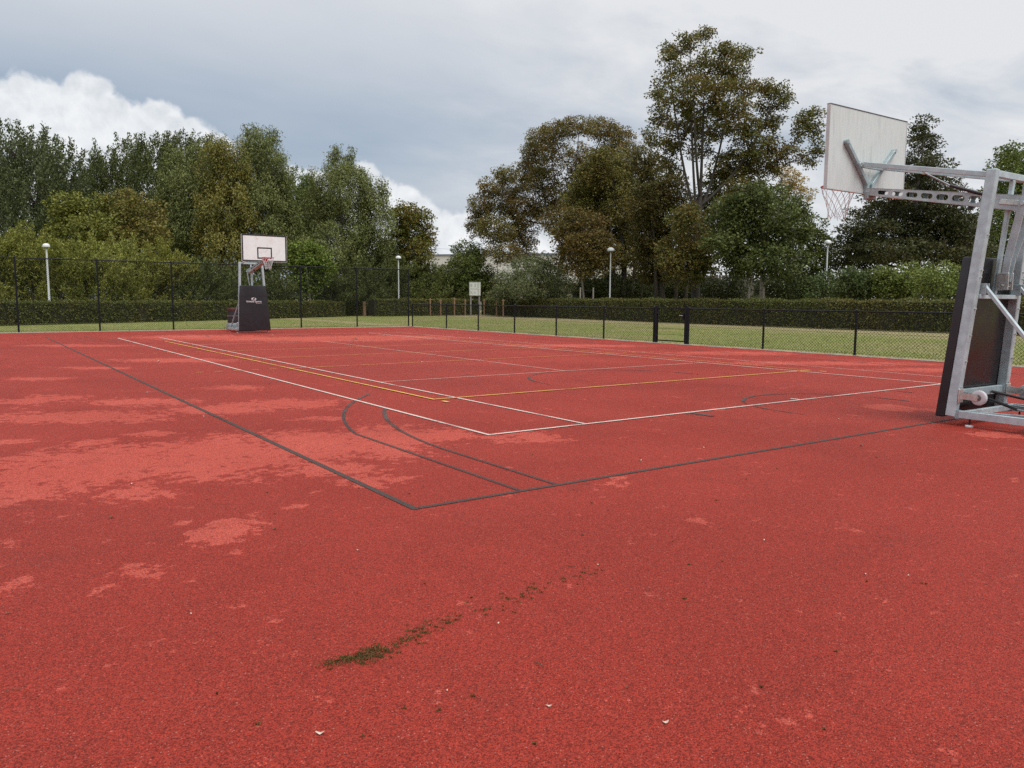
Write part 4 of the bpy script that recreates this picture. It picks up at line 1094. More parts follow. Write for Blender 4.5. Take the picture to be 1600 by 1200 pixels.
PLANTS = [
("poplar_tree","tall dark grey-green tree with spiky upright shoots at the far left edge","tree","up","greygreen",2.48,68.08,0.9,[[-3.61,6.05,10.3,3.14,3.14],[-0.8,2.17,12.6,1.63,1.93],[1.25,5.08,12.71,1.93,2.15],[2.09,-3.84,10.78,1.26,1.93],[-1.98,3.38,9.64,2.57,2.57],[0.18,-0.22,9.19,2.4,2.1],[2.54,1.84,8.81,1.89,2.36],[-1.26,-1.27,6.82,2.93,1.95],[1.82,2.78,6.51,2.65,1.86]]),
("windswept_tree","dark green windswept tree between the grey-green tree and the willows","tree","up","darkgreen",11.0,74.38,0.88,[[-1.94,3.29,12.84,1.66,2.01],[0.61,5.33,14.36,1.85,1.85],[1.81,0.2,14.08,1.76,1.65],[3.53,-1.35,14.33,1.64,1.52],[5.75,-0.8,14.82,1.56,1.44],[-0.51,6.29,11.05,2.98,2.48],[1.55,-1.08,11.04,2.79,2.21],[5.13,1.14,12.17,2.45,2.32],[-2.7,6.4,10.89,1.59,2.2],[-0.8,-1.76,7.99,3.98,1.99],[3.23,-0.38,8.33,3.58,2.09]]),
("yellowing_tree","small yellow-green tree rising above the light olive shrubs","tree","broad","yellowgreen",4.87,60.25,1.0,[[-0.14,1.77,8.11,1.23,0.94],[1.31,1.5,7.59,1.43,1.15],[-0.39,1.6,6.79,1.22,1.13],[0.97,-1.32,6.11,1.74,1.01],[-0.06,0.6,5.45,1.87,0.93]]),
("rusty_tree","small orange-brown tinged tree left of the tall willows","tree","broad","rust",8.11,59.2,1.0,[[-0.22,1.07,8.37,1.04,0.85],[0.91,0.2,7.58,1.43,1.14],[-0.17,2.92,7.01,1.47,1.27],[0.82,-0.63,5.98,1.6,1.04],[-0.63,-0.24,5.37,1.68,0.84],[-1.63,1.74,5.2,1.43,0.76]]),
("willow_tree","grey-green willow at the left of the willow group","willow tree","willow","willow",13.28,65.4,1.0,[[0.31,1.86,12.45,1.31,1.42],[1.83,2.05,13.0,1.22,1.44],[-0.39,1.8,10.36,1.41,1.74],[0.65,-0.3,9.96,1.82,1.92],[-0.16,2.77,8.32,1.55,1.77],[0.92,0.13,7.38,2.16,1.95],[-0.13,1.44,5.8,2.18,1.53]]),
("willow_tree","yellow-tinged willow in the middle of the willow group","willow tree","willow","willowyellow",15.37,61.46,1.0,[[0.06,1.45,13.19,1.15,1.05],[0.94,-0.14,12.75,1.14,1.24],[0.2,1.85,11.2,1.48,1.69],[1.46,1.18,10.98,1.38,1.8],[0.18,-0.25,8.83,1.76,1.76],[1.2,-0.12,7.73,1.47,1.67],[-0.49,0.66,7.17,1.35,1.56],[0.1,-0.69,5.59,2.06,1.34]]),
("willow_tree","tallest grey-green willow just behind the far backboard","willow tree","willow","willow",18.9,62.67,1.0,[[-0.28,0.66,14.55,0.97,1.08],[1.33,3.04,14.56,1.35,1.58],[0.65,2.84,12.49,1.68,1.91],[1.27,-0.02,11.97,1.2,1.64],[1.38,1.3,9.97,1.78,2.0],[-0.66,-0.71,8.67,1.82,2.03],[1.9,1.36,7.82,1.68,2.02],[0.02,0.83,6.26,2.53,1.76],[1.86,0.58,5.4,1.9,1.56]]),
("leafy_tree","mid green tree between the two tall willows, further back","tree","up","midgreen",26.05,73.63,1.0,[[0.0,0.39,12.17,1.43,1.56],[1.36,-0.09,11.91,1.17,1.43],[0.13,0.34,9.95,1.95,2.08],[2.15,1.59,9.53,1.6,2.27],[-0.17,0.6,7.38,2.22,2.09],[1.49,-0.32,6.76,1.97,1.97]]),
("willow_tree","grey-green willow standing alone right of the far hoop","willow tree","willow","willow",26.77,63.28,1.0,[[0.82,4.06,14.81,0.55,0.85],[1.81,3.07,14.54,0.55,0.85],[-0.03,0.89,13.02,0.88,0.94],[1.21,-0.54,12.73,0.52,0.87],[-0.27,3.41,12.02,1.56,1.68],[-0.14,-1.14,11.18,1.6,1.83],[2.17,-0.86,10.89,1.17,1.64],[-0.94,3.74,9.64,1.81,1.93],[1.22,2.84,8.81,2.31,2.19],[1.99,-1.84,8.5,1.51,2.09],[-1.61,-0.83,6.1,2.63,1.83],[2.44,0.57,6.05,2.16,1.8],[3.7,-0.9,11.18,0.59,0.83,0.25]]),
("autumn_tree","round dark green tree with browning leaves at the right end of left treeline","tree","broad","autumngreen",33.48,63.48,1.0,[[-0.33,0.28,9.49,1.23,1.11],[1.16,0.22,8.98,1.0,1.12],[-1.25,0.37,8.48,1.1,1.35],[1.75,0.28,7.66,1.0,1.13],[0.28,0.7,7.37,1.74,1.5],[-0.69,1.81,6.27,1.38,1.5],[0.31,-1.18,5.8,1.35,1.22],[-0.1,1.08,4.71,1.88,1.38]]),
("round_tree","small bright green round tree beside the far backboard","tree","broad","brightgreen",20.66,56.51,1.1,[[-0.14,0.24,5.04,1.13,0.82],[0.7,-0.04,4.76,0.93,0.83],[-0.85,0.66,4.43,0.72,0.72],[0.18,0.6,3.95,1.45,0.93],[0.86,-0.13,3.58,0.93,0.83],[0.0,0.49,2.6,1.24,0.93]]),
("feathery_shrub","light olive feathery shrub at the left picture edge","shrub","feather","olive",-0.75,54.37,1.15,[[-0.21,-0.55,4.87,0.87,0.93],[0.63,-0.73,4.63,0.87,0.94],[-0.41,-0.52,3.58,1.18,1.02],[0.65,-0.46,3.53,1.2,1.13],[0.07,0.06,2.35,1.6,1.14],[-0.02,-1.06,1.34,1.42,0.47]]),
("feathery_shrub","light olive feathery shrub standing left of the leftmost lamp post","shrub","feather","olive",1.16,54.25,1.15,[[-0.17,1.07,4.86,0.91,0.92],[0.66,-0.05,4.56,0.9,0.92],[-0.4,0.59,3.56,1.23,1.01],[0.68,0.08,3.48,1.23,1.11],[0.14,1.3,2.35,1.67,1.12],[0.02,0.26,1.35,1.48,0.49]]),
("feathery_shrub","feathery olive shrub just right of the leftmost lamp post","shrub","feather","olive",3.03,52.93,1.15,[[-0.34,-0.52,4.02,0.88,0.71],[0.52,-0.99,3.82,0.89,0.71],[-0.39,1.04,3.08,1.24,0.8],[0.59,-0.66,2.99,1.22,0.86],[0.12,0.77,2.11,1.66,0.88],[0.01,0.04,1.36,1.47,0.49]]),
("feathery_shrub","olive shrub with thin pale stems behind the second tall fence post","shrub","feather","olive",4.57,51.85,1.15,[[-0.27,0.25,4.26,0.9,0.77],[0.71,0.53,4.08,0.91,0.78],[-0.51,-0.23,3.18,1.21,0.84],[0.57,-0.73,3.12,1.22,0.92],[-0.01,-0.46,2.16,1.62,0.91],[-0.02,-0.21,1.38,1.47,0.49]]),
("feathery_shrub","bushy olive shrub left of the third tall fence post","shrub","feather","olive",6.84,52.71,1.15,[[-0.07,1.64,4.39,0.95,0.8],[0.79,0.72,4.14,0.95,0.79],[-0.32,1.39,3.27,1.3,0.87],[0.73,0.11,3.18,1.29,0.95],[-0.16,-1.23,2.18,1.66,0.92],[-0.08,-0.56,1.39,1.52,0.51]]),
("feathery_shrub","yellowish feathery shrub behind the third tall fence post","shrub","feather","oliveyellow",9.11,52.34,1.15,[[-0.26,0.57,4.16,0.96,0.74],[0.87,0.91,4.0,0.97,0.75],[-0.53,0.23,3.13,1.29,0.81],[0.7,-0.11,3.07,1.31,0.89],[0.24,1.01,2.16,1.76,0.9],[-0.08,-0.41,1.4,1.55,0.52]]),
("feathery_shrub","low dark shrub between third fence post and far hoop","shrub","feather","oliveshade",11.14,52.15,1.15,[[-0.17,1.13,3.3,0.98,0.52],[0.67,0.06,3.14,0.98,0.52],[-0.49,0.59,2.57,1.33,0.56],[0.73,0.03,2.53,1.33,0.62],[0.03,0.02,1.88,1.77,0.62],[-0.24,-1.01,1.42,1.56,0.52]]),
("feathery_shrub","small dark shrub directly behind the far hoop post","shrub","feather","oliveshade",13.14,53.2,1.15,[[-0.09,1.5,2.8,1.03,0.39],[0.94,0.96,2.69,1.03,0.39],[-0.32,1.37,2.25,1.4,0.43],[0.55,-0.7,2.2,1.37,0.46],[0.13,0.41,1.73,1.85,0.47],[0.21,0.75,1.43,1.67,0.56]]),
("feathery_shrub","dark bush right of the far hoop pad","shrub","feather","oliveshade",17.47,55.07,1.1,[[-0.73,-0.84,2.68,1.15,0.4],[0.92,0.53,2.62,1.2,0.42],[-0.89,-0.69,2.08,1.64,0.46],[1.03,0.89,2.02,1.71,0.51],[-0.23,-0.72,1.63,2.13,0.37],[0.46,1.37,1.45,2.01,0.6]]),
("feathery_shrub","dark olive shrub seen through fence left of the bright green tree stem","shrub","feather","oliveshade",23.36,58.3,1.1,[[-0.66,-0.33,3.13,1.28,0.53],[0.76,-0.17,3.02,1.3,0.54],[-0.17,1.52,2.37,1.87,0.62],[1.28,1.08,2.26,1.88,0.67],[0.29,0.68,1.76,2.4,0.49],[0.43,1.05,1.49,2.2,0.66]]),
("feathery_shrub","dark olive shrub behind the last but one tall fence post","shrub","feather","oliveshade",26.66,59.67,1.1,[[-0.47,0.22,3.81,1.35,0.72],[1.13,0.51,3.66,1.37,0.73],[-0.72,0.24,2.73,1.91,0.82],[1.32,0.95,2.61,1.96,0.9],[0.43,0.92,1.94,2.52,0.66],[-0.16,-0.36,1.5,2.25,0.67]]),
("feathery_shrub","olive shrub behind the lamp post near the fence corner","shrub","feather","olivedeep",31.24,62.59,1.1,[[0.14,1.56,4.52,1.47,0.92],[0.16,-1.57,4.19,1.43,0.89],[0.07,2.0,3.16,2.1,1.05],[1.1,0.26,2.95,2.08,1.12],[-0.24,-0.49,2.1,2.64,0.82],[0.26,0.5,1.53,2.44,0.73]]),
("feathery_shrub","olive shrub behind the tall fence corner post","shrub","feather","olivedeep",34.5,62.76,1.1,[[0.14,1.53,4.04,1.51,0.78],[1.08,0.13,3.82,1.5,0.77],[0.03,1.87,2.88,2.15,0.89],[0.64,-0.64,2.69,2.11,0.94],[-0.29,-0.53,1.99,2.71,0.69],[-0.22,-0.4,1.55,2.47,0.74]]),
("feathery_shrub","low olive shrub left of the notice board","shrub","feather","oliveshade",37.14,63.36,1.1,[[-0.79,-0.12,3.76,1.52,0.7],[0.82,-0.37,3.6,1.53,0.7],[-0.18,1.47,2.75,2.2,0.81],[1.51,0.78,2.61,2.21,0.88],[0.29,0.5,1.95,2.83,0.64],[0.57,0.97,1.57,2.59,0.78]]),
("leafy_tree","small dark green tree standing behind the notice board","tree","broad","deepgreen",40.25,63.63,1.1,[[0.92,2.1,6.24,1.2,1.07],[1.04,0.55,5.79,1.06,1.06],[-1.18,-0.56,4.52,1.41,1.29],[1.1,0.15,4.21,1.45,1.19],[-1.76,-0.52,2.85,1.54,1.28],[0.9,0.32,2.64,1.85,1.32],[2.48,0.08,2.92,1.07,1.2]]),
("laurel_bush","grey-green bush beneath the brown chestnut tree, right of notice board","bush","broad","laurelgrey",38.17,50.34,1.2,[[-1.43,1.17,3.02,1.22,1.22],[0.94,2.09,3.99,1.38,1.26],[-0.11,-2.11,4.07,1.3,1.19],[3.09,-0.01,3.09,1.37,1.48],[-0.66,-1.25,2.46,1.96,1.31],[-0.97,2.32,1.92,1.47,0.91],[1.29,-1.77,1.82,1.43,0.77]]),
("chestnut_tree","wide browning tree with an open crown left of the tallest tree","tree","broad","chestnut",48.62,60.2,1.15,[[-0.88,1.34,18.02,1.46,1.06],[-1.32,-1.97,18.18,1.4,0.89],[-0.15,-3.83,18.38,1.64,0.88],[6.71,0.62,19.62,1.8,1.11],[7.85,-1.01,18.56,1.51,1.24],[6.03,-4.74,16.47,1.05,1.05],[0.05,3.67,16.91,1.37,1.23],[-1.07,-0.65,16.41,1.3,1.04,0.8],[1.17,6.33,15.62,1.55,1.27],[-5.43,1.24,13.82,1.16,0.9],[-4.21,5.38,13.12,1.35,1.08],[-0.31,6.66,13.32,1.55,1.27],[-0.14,2.24,13.65,1.62,1.49,0.95],[-5.12,6.21,11.27,1.36,1.22],[-2.35,6.4,11.22,1.81,1.39],[-0.69,4.43,10.75,1.79,1.52],[-5.21,6.82,9.17,1.1,1.23],[-5.94,2.28,8.41,1.83,1.44],[-0.06,6.22,8.45,1.98,1.7],[2.76,0.12,16.69,1.61,1.21,0.75],[7.51,1.66,16.88,1.83,1.41,0.8],[4.45,1.24,14.62,1.79,1.52,0.8],[3.08,2.57,12.75,1.94,1.66,0.9],[8.54,0.24,15.15,1.82,1.54,0.8],[-6.11,0.41,6.01,1.8,0.9],[0.48,5.25,6.33,1.27,0.85,0.6],[-0.79,-1.27,9.49,1.83,1.57,0.9],[1.92,4.44,11.62,1.68,1.4,0.9],[1.92,-3.43,12.04,1.69,1.43,0.9],[0.22,1.2,15.0,1.47,1.07,0.6]]),
("brown_tree","multi-stemmed brown-green tree behind the lamp post at centre right","tree","broad","browngreen",49.58,50.91,1.25,[[-2.07,0.97,14.41,1.2,1.08],[1.71,2.6,14.66,1.51,1.26],[-2.48,2.29,13.0,1.46,1.34],[-0.58,1.68,12.39,1.72,1.59],[2.37,1.79,12.66,1.63,1.63],[-3.09,3.21,11.02,1.35,1.35],[-0.3,3.61,10.66,1.89,1.76],[0.32,0.96,9.85,1.97,1.72],[3.44,1.56,10.37,1.52,1.77],[-1.51,3.31,8.71,1.74,1.62],[1.49,3.08,7.87,2.16,1.78],[2.29,0.56,7.5,1.87,1.75],[-1.99,0.83,5.75,1.58,1.09],[0.99,0.02,5.4,1.85,1.23]]),
("brown_tree","dense dark brown-green tree directly left of the tallest trunk","tree","broad","browndark",46.25,42.19,1.3,[[-0.05,2.78,13.21,1.1,0.99],[0.77,2.32,11.73,1.43,1.32],[0.4,-0.01,10.48,1.28,1.39],[-1.0,0.94,9.42,1.61,1.5],[0.08,-0.11,8.09,1.6,1.6],[-0.31,1.39,7.11,1.63,1.52],[0.1,-0.62,5.79,1.49,1.39],[-0.17,1.3,4.96,1.53,1.2],[0.08,-0.42,3.85,1.29,0.86],[-0.41,1.63,3.61,1.1,0.77]]),
("young_tree","small brown staked tree left of the centre right lamp post","tree","broad","rustbrown",39.7,44.95,1.1,[[-0.71,0.45,7.89,1.15,0.94],[1.53,1.28,7.51,1.29,1.08],[-1.1,0.93,6.51,1.05,1.05],[-0.67,-0.67,5.82,1.55,1.14],[0.81,-1.03,5.77,1.04,1.15],[-0.11,1.61,5.01,1.28,1.07],[0.15,-0.86,4.51,1.35,0.94],[-0.52,-0.24,3.79,1.04,0.52]]),
("tall_tree","tallest tree with thick trunk and open browning crown, left of near backboard","tree","broad","chestnutgreen",41.48,34.48,1.25,[[2.84,5.34,20.88,1.0,0.5],[0.2,1.48,20.08,0.83,0.42],[2.65,2.11,21.06,0.76,0.38],[-0.31,2.96,19.1,0.56,0.42],[2.39,0.38,19.4,0.84,0.56],[5.83,1.8,19.99,0.88,0.59],[1.99,-2.68,18.58,0.62,0.31,0.5],[0.58,0.68,18.71,0.83,0.55,0.5],[-0.16,1.8,17.95,1.02,0.56,0.8],[3.07,1.87,18.51,1.15,0.67],[4.56,1.06,18.39,1.06,0.67],[-3.84,0.08,16.28,0.61,0.52,0.7],[-1.78,-0.82,15.99,1.14,0.62],[0.55,-0.96,16.15,1.17,0.72],[2.7,-1.34,16.4,1.01,0.64,0.8],[6.04,-0.4,17.29,0.77,0.57],[6.39,-1.52,16.74,0.85,0.57],[0.81,5.27,17.0,0.59,0.59,0.8],[-0.96,1.58,15.55,1.01,0.64],[0.77,0.46,15.13,1.38,0.74],[0.88,-2.1,14.67,1.16,0.71],[6.65,-0.34,16.09,0.87,0.48,0.8],[6.52,-2.02,15.93,0.57,0.42],[1.07,5.2,15.49,0.69,0.79],[1.51,2.95,14.59,1.25,0.77],[4.15,2.51,14.56,1.38,0.79],[3.87,-0.52,14.02,1.22,0.66],[6.44,-0.91,14.74,1.05,0.58],[-2.73,1.91,12.97,0.64,0.64,0.8],[0.83,3.42,13.17,0.97,0.77],[2.37,2.39,12.91,1.06,0.77,0.6],[4.43,-0.71,12.68,1.42,0.95],[6.4,-1.26,13.0,0.86,0.67,0.7],[7.2,-3.34,14.69,0.56,0.47],[7.83,-3.73,15.06,0.65,0.37],[7.62,-3.72,14.04,0.65,0.42],[6.83,-3.23,13.48,0.65,0.47,0.7],[7.85,-4.05,12.74,0.37,0.75],[7.27,-3.75,11.9,0.56,0.65,0.7],[6.14,-2.92,12.17,0.84,0.65,0.7],[3.97,0.62,11.42,1.35,0.96],[6.22,0.03,11.28,1.46,0.98],[6.22,-1.92,11.31,0.85,0.66,0.7],[4.02,1.83,10.14,1.18,0.98],[3.43,-0.85,9.43,1.22,0.85],[0.23,3.58,11.53,0.97,0.77,0.7],[3.75,2.79,8.57,1.19,1.09],[1.71,-0.93,7.82,1.02,0.83],[1.42,1.67,6.61,1.25,1.15],[4.05,2.19,6.3,1.09,1.09],[-1.32,-1.23,4.5,1.08,0.99],[-2.24,-0.9,6.99,1.16,0.98,1],[-1.31,-1.77,5.27,1.25,0.89,1],[-2.48,-0.89,3.85,1.16,0.8,1],[-0.79,-1.84,3.78,1.08,0.63,1],[-1.72,-1.07,2.8,0.99,0.41,0.7],[-2.72,-0.12,4.67,1.08,0.99,1]]),
("pale_tree","thin pale autumn tree peeping out behind the green maple","tree","broad","paleautumn",72.42,48.36,0.5,[[-1.01,1.1,14.94,1.11,0.97],[1.27,0.75,14.56,1.13,0.99],[1.42,1.96,13.6,1.28,1.0],[1.97,0.2,13.18,0.99,0.85]]),
("maple_tree","mid green staked maple standing right of the thick trunk","tree","broad","maplegreen",39.26,27.43,1.45,[[-0.84,-0.05,7.91,1.04,0.64],[2.8,1.25,8.16,1.11,0.77],[-1.09,1.4,7.24,0.9,0.74],[-0.37,0.65,6.82,1.22,0.98],[-0.1,-1.26,6.6,1.19,0.95],[2.09,-0.98,7.09,0.73,0.73],[-0.47,2.71,6.24,0.93,0.84],[-0.85,0.81,5.52,1.3,0.98],[1.78,0.65,5.56,1.42,1.09],[3.26,-0.21,5.83,0.92,1.01],[-2.93,0.89,4.87,0.8,0.64],[-0.32,1.49,4.28,1.25,0.83],[-0.61,-1.02,4.01,1.35,0.8],[1.99,-1.0,4.26,0.98,0.9],[0.9,1.39,3.4,1.1,0.42],[0.78,-0.98,3.18,0.97,0.49]]),
("leafy_tree","small open tree behind the lamp post left of the conifer-shaped tree","tree","broad","deepgreen",54.81,33.71,0.8,[[0.22,1.45,8.14,0.74,0.74],[-0.07,0.02,7.09,0.83,0.83],[-0.09,1.03,6.33,0.95,0.95],[1.43,0.36,5.84,0.95,0.95],[-0.06,0.61,4.75,1.26,1.05],[0.8,-0.71,4.53,0.94,0.94],[-0.29,1.22,3.51,1.38,1.06],[-0.31,-0.81,3.27,1.34,0.93]]),
("conical_tree","dark layered cone-shaped tree right behind the near backboard","tree","layer","darkcone",57.49,26.89,1.45,[[-0.0,0.21,14.39,0.48,0.67],[3.22,1.84,13.79,0.91,0.71],[0.69,0.92,12.21,1.28,0.59],[-1.28,-1.3,11.25,1.03,0.66],[1.31,1.88,11.04,1.51,0.6],[4.72,1.4,10.89,1.65,0.72],[-3.18,0.51,9.26,1.51,0.62],[3.93,1.95,9.67,2.06,0.83],[-0.67,-2.45,8.7,1.3,0.65],[0.89,3.8,8.61,1.75,0.67],[0.98,1.11,8.0,2.19,0.8],[0.56,-1.55,7.57,1.91,0.77],[-4.48,1.61,6.84,1.62,0.67],[-1.11,0.9,6.6,2.24,0.78],[1.09,-0.7,6.42,2.34,0.88],[3.48,-1.69,7.06,1.38,0.89],[-3.39,3.03,5.74,1.48,0.74],[-4.15,0.02,5.18,2.34,0.75],[-0.87,-1.11,5.07,2.48,0.86],[1.24,-2.76,5.17,1.71,0.95],[-1.7,3.56,4.65,1.51,0.71]]),
("leafy_tree","green tree at the right edge behind the near hoop post","tree","broad","midgreen",68.09,24.35,1.0,[[-1.31,0.43,13.09,0.92,0.72],[2.27,0.85,13.23,1.17,1.06],[-2.15,0.56,11.93,0.92,0.71],[1.69,0.97,11.43,1.59,1.27],[1.9,-0.36,11.49,1.57,1.57],[-0.46,1.43,9.95,1.36,1.15],[2.47,0.68,9.48,1.92,1.6],[-1.88,1.16,7.78,1.35,1.35],[1.66,0.67,7.12,2.02,1.7],[4.03,-0.29,7.5,1.93,2.14],[-0.18,1.85,5.58,1.38,1.28],[1.29,0.07,4.78,2.11,1.58]]),
("laurel_bush","clipped green laurel bush left of the near hoop pad","bush","broad","laurelgreen",42.62,17.69,1.5,[[-0.15,0.63,2.54,0.87,0.91],[1.28,0.06,2.63,0.88,0.97],[-0.87,-0.38,2.3,1.27,0.79]]),
("laurel_bush","rounded laurel bush below the cone-shaped tree, left of its neighbour","bush","broad","laurelgreen",42.76,20.05,1.5,[[0.38,1.05,2.55,1.02,0.97],[0.61,-0.36,2.61,0.99,1.0],[0.88,0.53,2.33,1.52,0.86]]),
("laurel_bush","darker laurel bush right of the lamp post below the cone-shaped tree","bush","broad","laureldark",42.8,22.48,1.5,[[-1.29,0.02,2.43,0.93,0.9],[0.25,-0.54,2.53,0.94,0.96],[0.15,0.13,2.22,1.42,0.82]]),
("laurel_bush","dark laurel bush right of the staked maple","bush","broad","laureldark",42.41,25.21,1.5,[[-0.44,0.57,2.23,0.99,0.81],[1.42,0.15,2.33,1.0,0.87],[-0.33,-0.19,1.98,1.46,0.72]]),
("laurel_bush","laurel bush hidden partly by the near hoop post","bush","broad","laurelgreen",44.8,16.15,1.5,[[-1.1,0.26,2.39,0.98,0.83],[0.95,-0.22,2.49,1.0,0.9],[-0.75,-0.29,2.18,1.47,0.74]]),
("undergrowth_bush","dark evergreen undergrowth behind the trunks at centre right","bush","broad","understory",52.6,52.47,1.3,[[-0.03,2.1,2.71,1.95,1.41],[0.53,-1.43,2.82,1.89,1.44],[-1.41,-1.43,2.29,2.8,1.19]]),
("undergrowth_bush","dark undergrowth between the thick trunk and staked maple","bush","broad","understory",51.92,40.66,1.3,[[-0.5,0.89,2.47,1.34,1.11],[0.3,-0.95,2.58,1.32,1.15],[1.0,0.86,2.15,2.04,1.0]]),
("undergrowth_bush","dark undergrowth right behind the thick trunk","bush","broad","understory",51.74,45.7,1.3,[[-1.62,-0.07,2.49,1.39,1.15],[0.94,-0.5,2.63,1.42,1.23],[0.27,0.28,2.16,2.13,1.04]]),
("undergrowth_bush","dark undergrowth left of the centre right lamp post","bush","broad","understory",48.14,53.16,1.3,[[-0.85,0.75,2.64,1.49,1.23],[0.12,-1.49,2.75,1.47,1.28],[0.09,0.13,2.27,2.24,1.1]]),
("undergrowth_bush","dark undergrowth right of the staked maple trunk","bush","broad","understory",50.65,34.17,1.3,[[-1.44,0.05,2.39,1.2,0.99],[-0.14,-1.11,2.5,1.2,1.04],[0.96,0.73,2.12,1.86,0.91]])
]

rg = np.random.default_rng(21)
n_leaf = 0
for spec in PLANTS: n_leaf += plant(spec, rg)

# pale bare stems showing under the olive shrub, and stakes with straps at the young trees
def staked(cx, cy, pts, label_a, H):
    for (x, y, lab) in pts:
        st = tag(empty('tree_stake', (x, y, 0)), lab, 'stake', 'pale stakes beside the young trees')
        MB().lathe([(.06, 0), (.06, H - .03), (.045, H)], 10).build('stake_shaft', 'bark_pale', st)
        v = Vector((cx - x, cy - y, 0)); MB().bar((0, 0, H - .2), v * .9 + Vector((0, 0, H - .2)), .05, .04).build('strap', 'strap_black', st)
staked(38.38, 43.6, [(37.92, 43.27, 'pale stake on the left of the small brown staked tree'), (38.9, 42.85, 'pale stake on the right of the small brown staked tree')], '', 2.45)
staked(39.15, 27.6, [(38.60, 27.48, 'pale stake on the left of the staked maple'), (39.40, 27.0, 'pale stake on the right of the staked maple')], '', 2.35)

# ---------------------------------------------------------------- clipped hedges
def hedge(name, label, pts, height, width, per, mat, rg):
    o0 = Vector((pts[0][0], pts[0][1], 0)); root = tag(empty(name, o0), label, 'hedge')
    core = MB(); P = []; Nn = []
    for a, b in zip(pts[:-1], pts[1:]):
        a = Vector((a[0], a[1], 0)) - o0; b = Vector((b[0], b[1], 0)) - o0
        d = (b - a); L = d.length; d.normalize(); s = Vector((-d.y, d.x, 0))     # s points away from the court
        mid = (a + b) / 2 + s * width / 2
        core.box(mid + Vector((0, 0, height / 2 - .03)), (L + .3, width - .16, height - .10), Matrix.Rotation(math.atan2(d.y, d.x), 3, 'Z'))
        for (area, fn, nrm) in ((L * height, lambda u, v: (u * L, 0 * v, v * height), -s), (L * height * .5, lambda u, v: (u * L, 0 * v + width, v * height), s), (L * width, lambda u, v: (u * L, v * width, 0 * v + height), Vector((0, 0, 1)))):
            n = int(area * per); u = rg.random(n); v = rg.random(n)
            X_, Y_, Z_ = fn(u, v)
            wob = .06 * np.sin(X_ * 1.3 + 2 * Z_) + .05 * np.sin(X_ * 3.7 + 1.0) + .04 * np.sin(X_ * 8.3 + Z_ * 7)
            dep = rg.normal(size=n) * .035 - .02 + wob * .7
            p = np.outer(X_, np.array(d)) + np.outer(Y_, np.array(s)) + np.outer(Z_, np.array((0, 0, 1.0))) + np.outer(dep, np.array(nrm)) + np.array(a)
            P.append(p); Nn.append(np.tile(np.array(nrm), (n, 1)))
    P = np.concatenate(P); Nn = np.concatenate(Nn); P[:, 2] = np.maximum(P[:, 2], .03)
    n = len(P)
    dv = unit(rg.normal(size=(n, 3)) + Nn * .55 + np.array([0, 0, .35])); nv = unit(rg.normal(size=(n, 3)) * .8 + Nn)
    z = rg.uniform(.6, 1.4, n)
    V, F = leaf_quads(P, dv, nv, .092 * z, .058 * z)
    tag(link('foliage', np_mesh('foliage', V, F, 'leaf_' + mat), root), kind='stuff')
    core.build('branch_core', 'hedge_core', root)
    return n
n_leaf += hedge('clipped_hedge', 'long clipped hedge behind the tall fence on the left', [(-7.5, 38.8), (-.5, 42.7), (9.6, 47.8), (23.9, 57.0)], 1.18, 1.0, 400, 'hedge', rg)
n_leaf += hedge('clipped_hedge', 'short low piece of hedge set back in the gap behind the fence', [(24.2, 58.6), (28.0, 59.6)], 1.05, .9, 520, 'hedge', rg)
n_leaf += hedge('clipped_hedge', 'clipped hedge from the gap to the notice board', [(26.4, 56.3), (38.0, 58.2)], 1.42, 1.0, 380, 'hedge', rg)
n_leaf += hedge('clipped_hedge', 'brownish clipped hedge running right from the notice board behind the low fence', [(38.4, 58.4), (37.2, 43.0), (36.2, 29.0), (35.8, 19.6), (36.6, 7.0)], 1.50, 1.0, 370, 'hedgebrown', rg)

# ---------------------------------------------------------------- the wood further back, one mass
def far_wood(name, label, a0, a1, d0, d1, top, per, mat, rg):
    """leafy mass between two bearings; top(bearing) gives its height"""
    n = int(abs(a1 - a0) / 57.3 * (d0 + d1) / 2 * top * per)
    a = np.radians(rg.uniform(a0, a1, n)); d = rg.uniform(d0, d1, n)
    lump = .78 + .22 * np.sin(a * 57.3 * 1.9) * np.sin(a * 57.3 * .83 + 1) + .08 * np.sin(a * 57.3 * 5.3)
    z = rg.random(n) ** .85 * top * lump
    q = np.stack([CAM.x + d * np.sin(a), CAM.y + d * np.cos(a), z], 1)
    q = q[rg.integers(0, n, n * 1)] * .0 + q
    m_ = n // 14; cc = q[rg.integers(0, n, m_)]; idx = rg.integers(0, m_, n)
    P = cc[idx] + np.clip(rg.normal(size=(n, 3)), -1.8, 1.8) * np.array([.55, .55, .35])
    P[:, 2] = np.maximum(P[:, 2], .1)
    dv = unit(rg.normal(size=(n, 3)) + np.array([0, 0, -.2])); nv = unit(rg.normal(size=(n, 3)) + np.array([0, 0, .8])); zz = rg.uniform(.7, 1.3, n)
    V, F = leaf_quads(P, dv, nv, .40 * zz, .27 * zz)
    tag(link(name, np_mesh(name, V, F, mat), None), label, 'wood', kind='stuff')
far_wood('far_wood', 'dark wood massed behind the willows on the left', -6, 27.5, 88, 100, 8.5, 60, 'leaf_oliveshade', rg)
far_wood('far_wood', 'dark wood massed behind the trunks on the right', 40.5, 74, 92, 102, 5.5, 75, 'leaf_understory', rg)

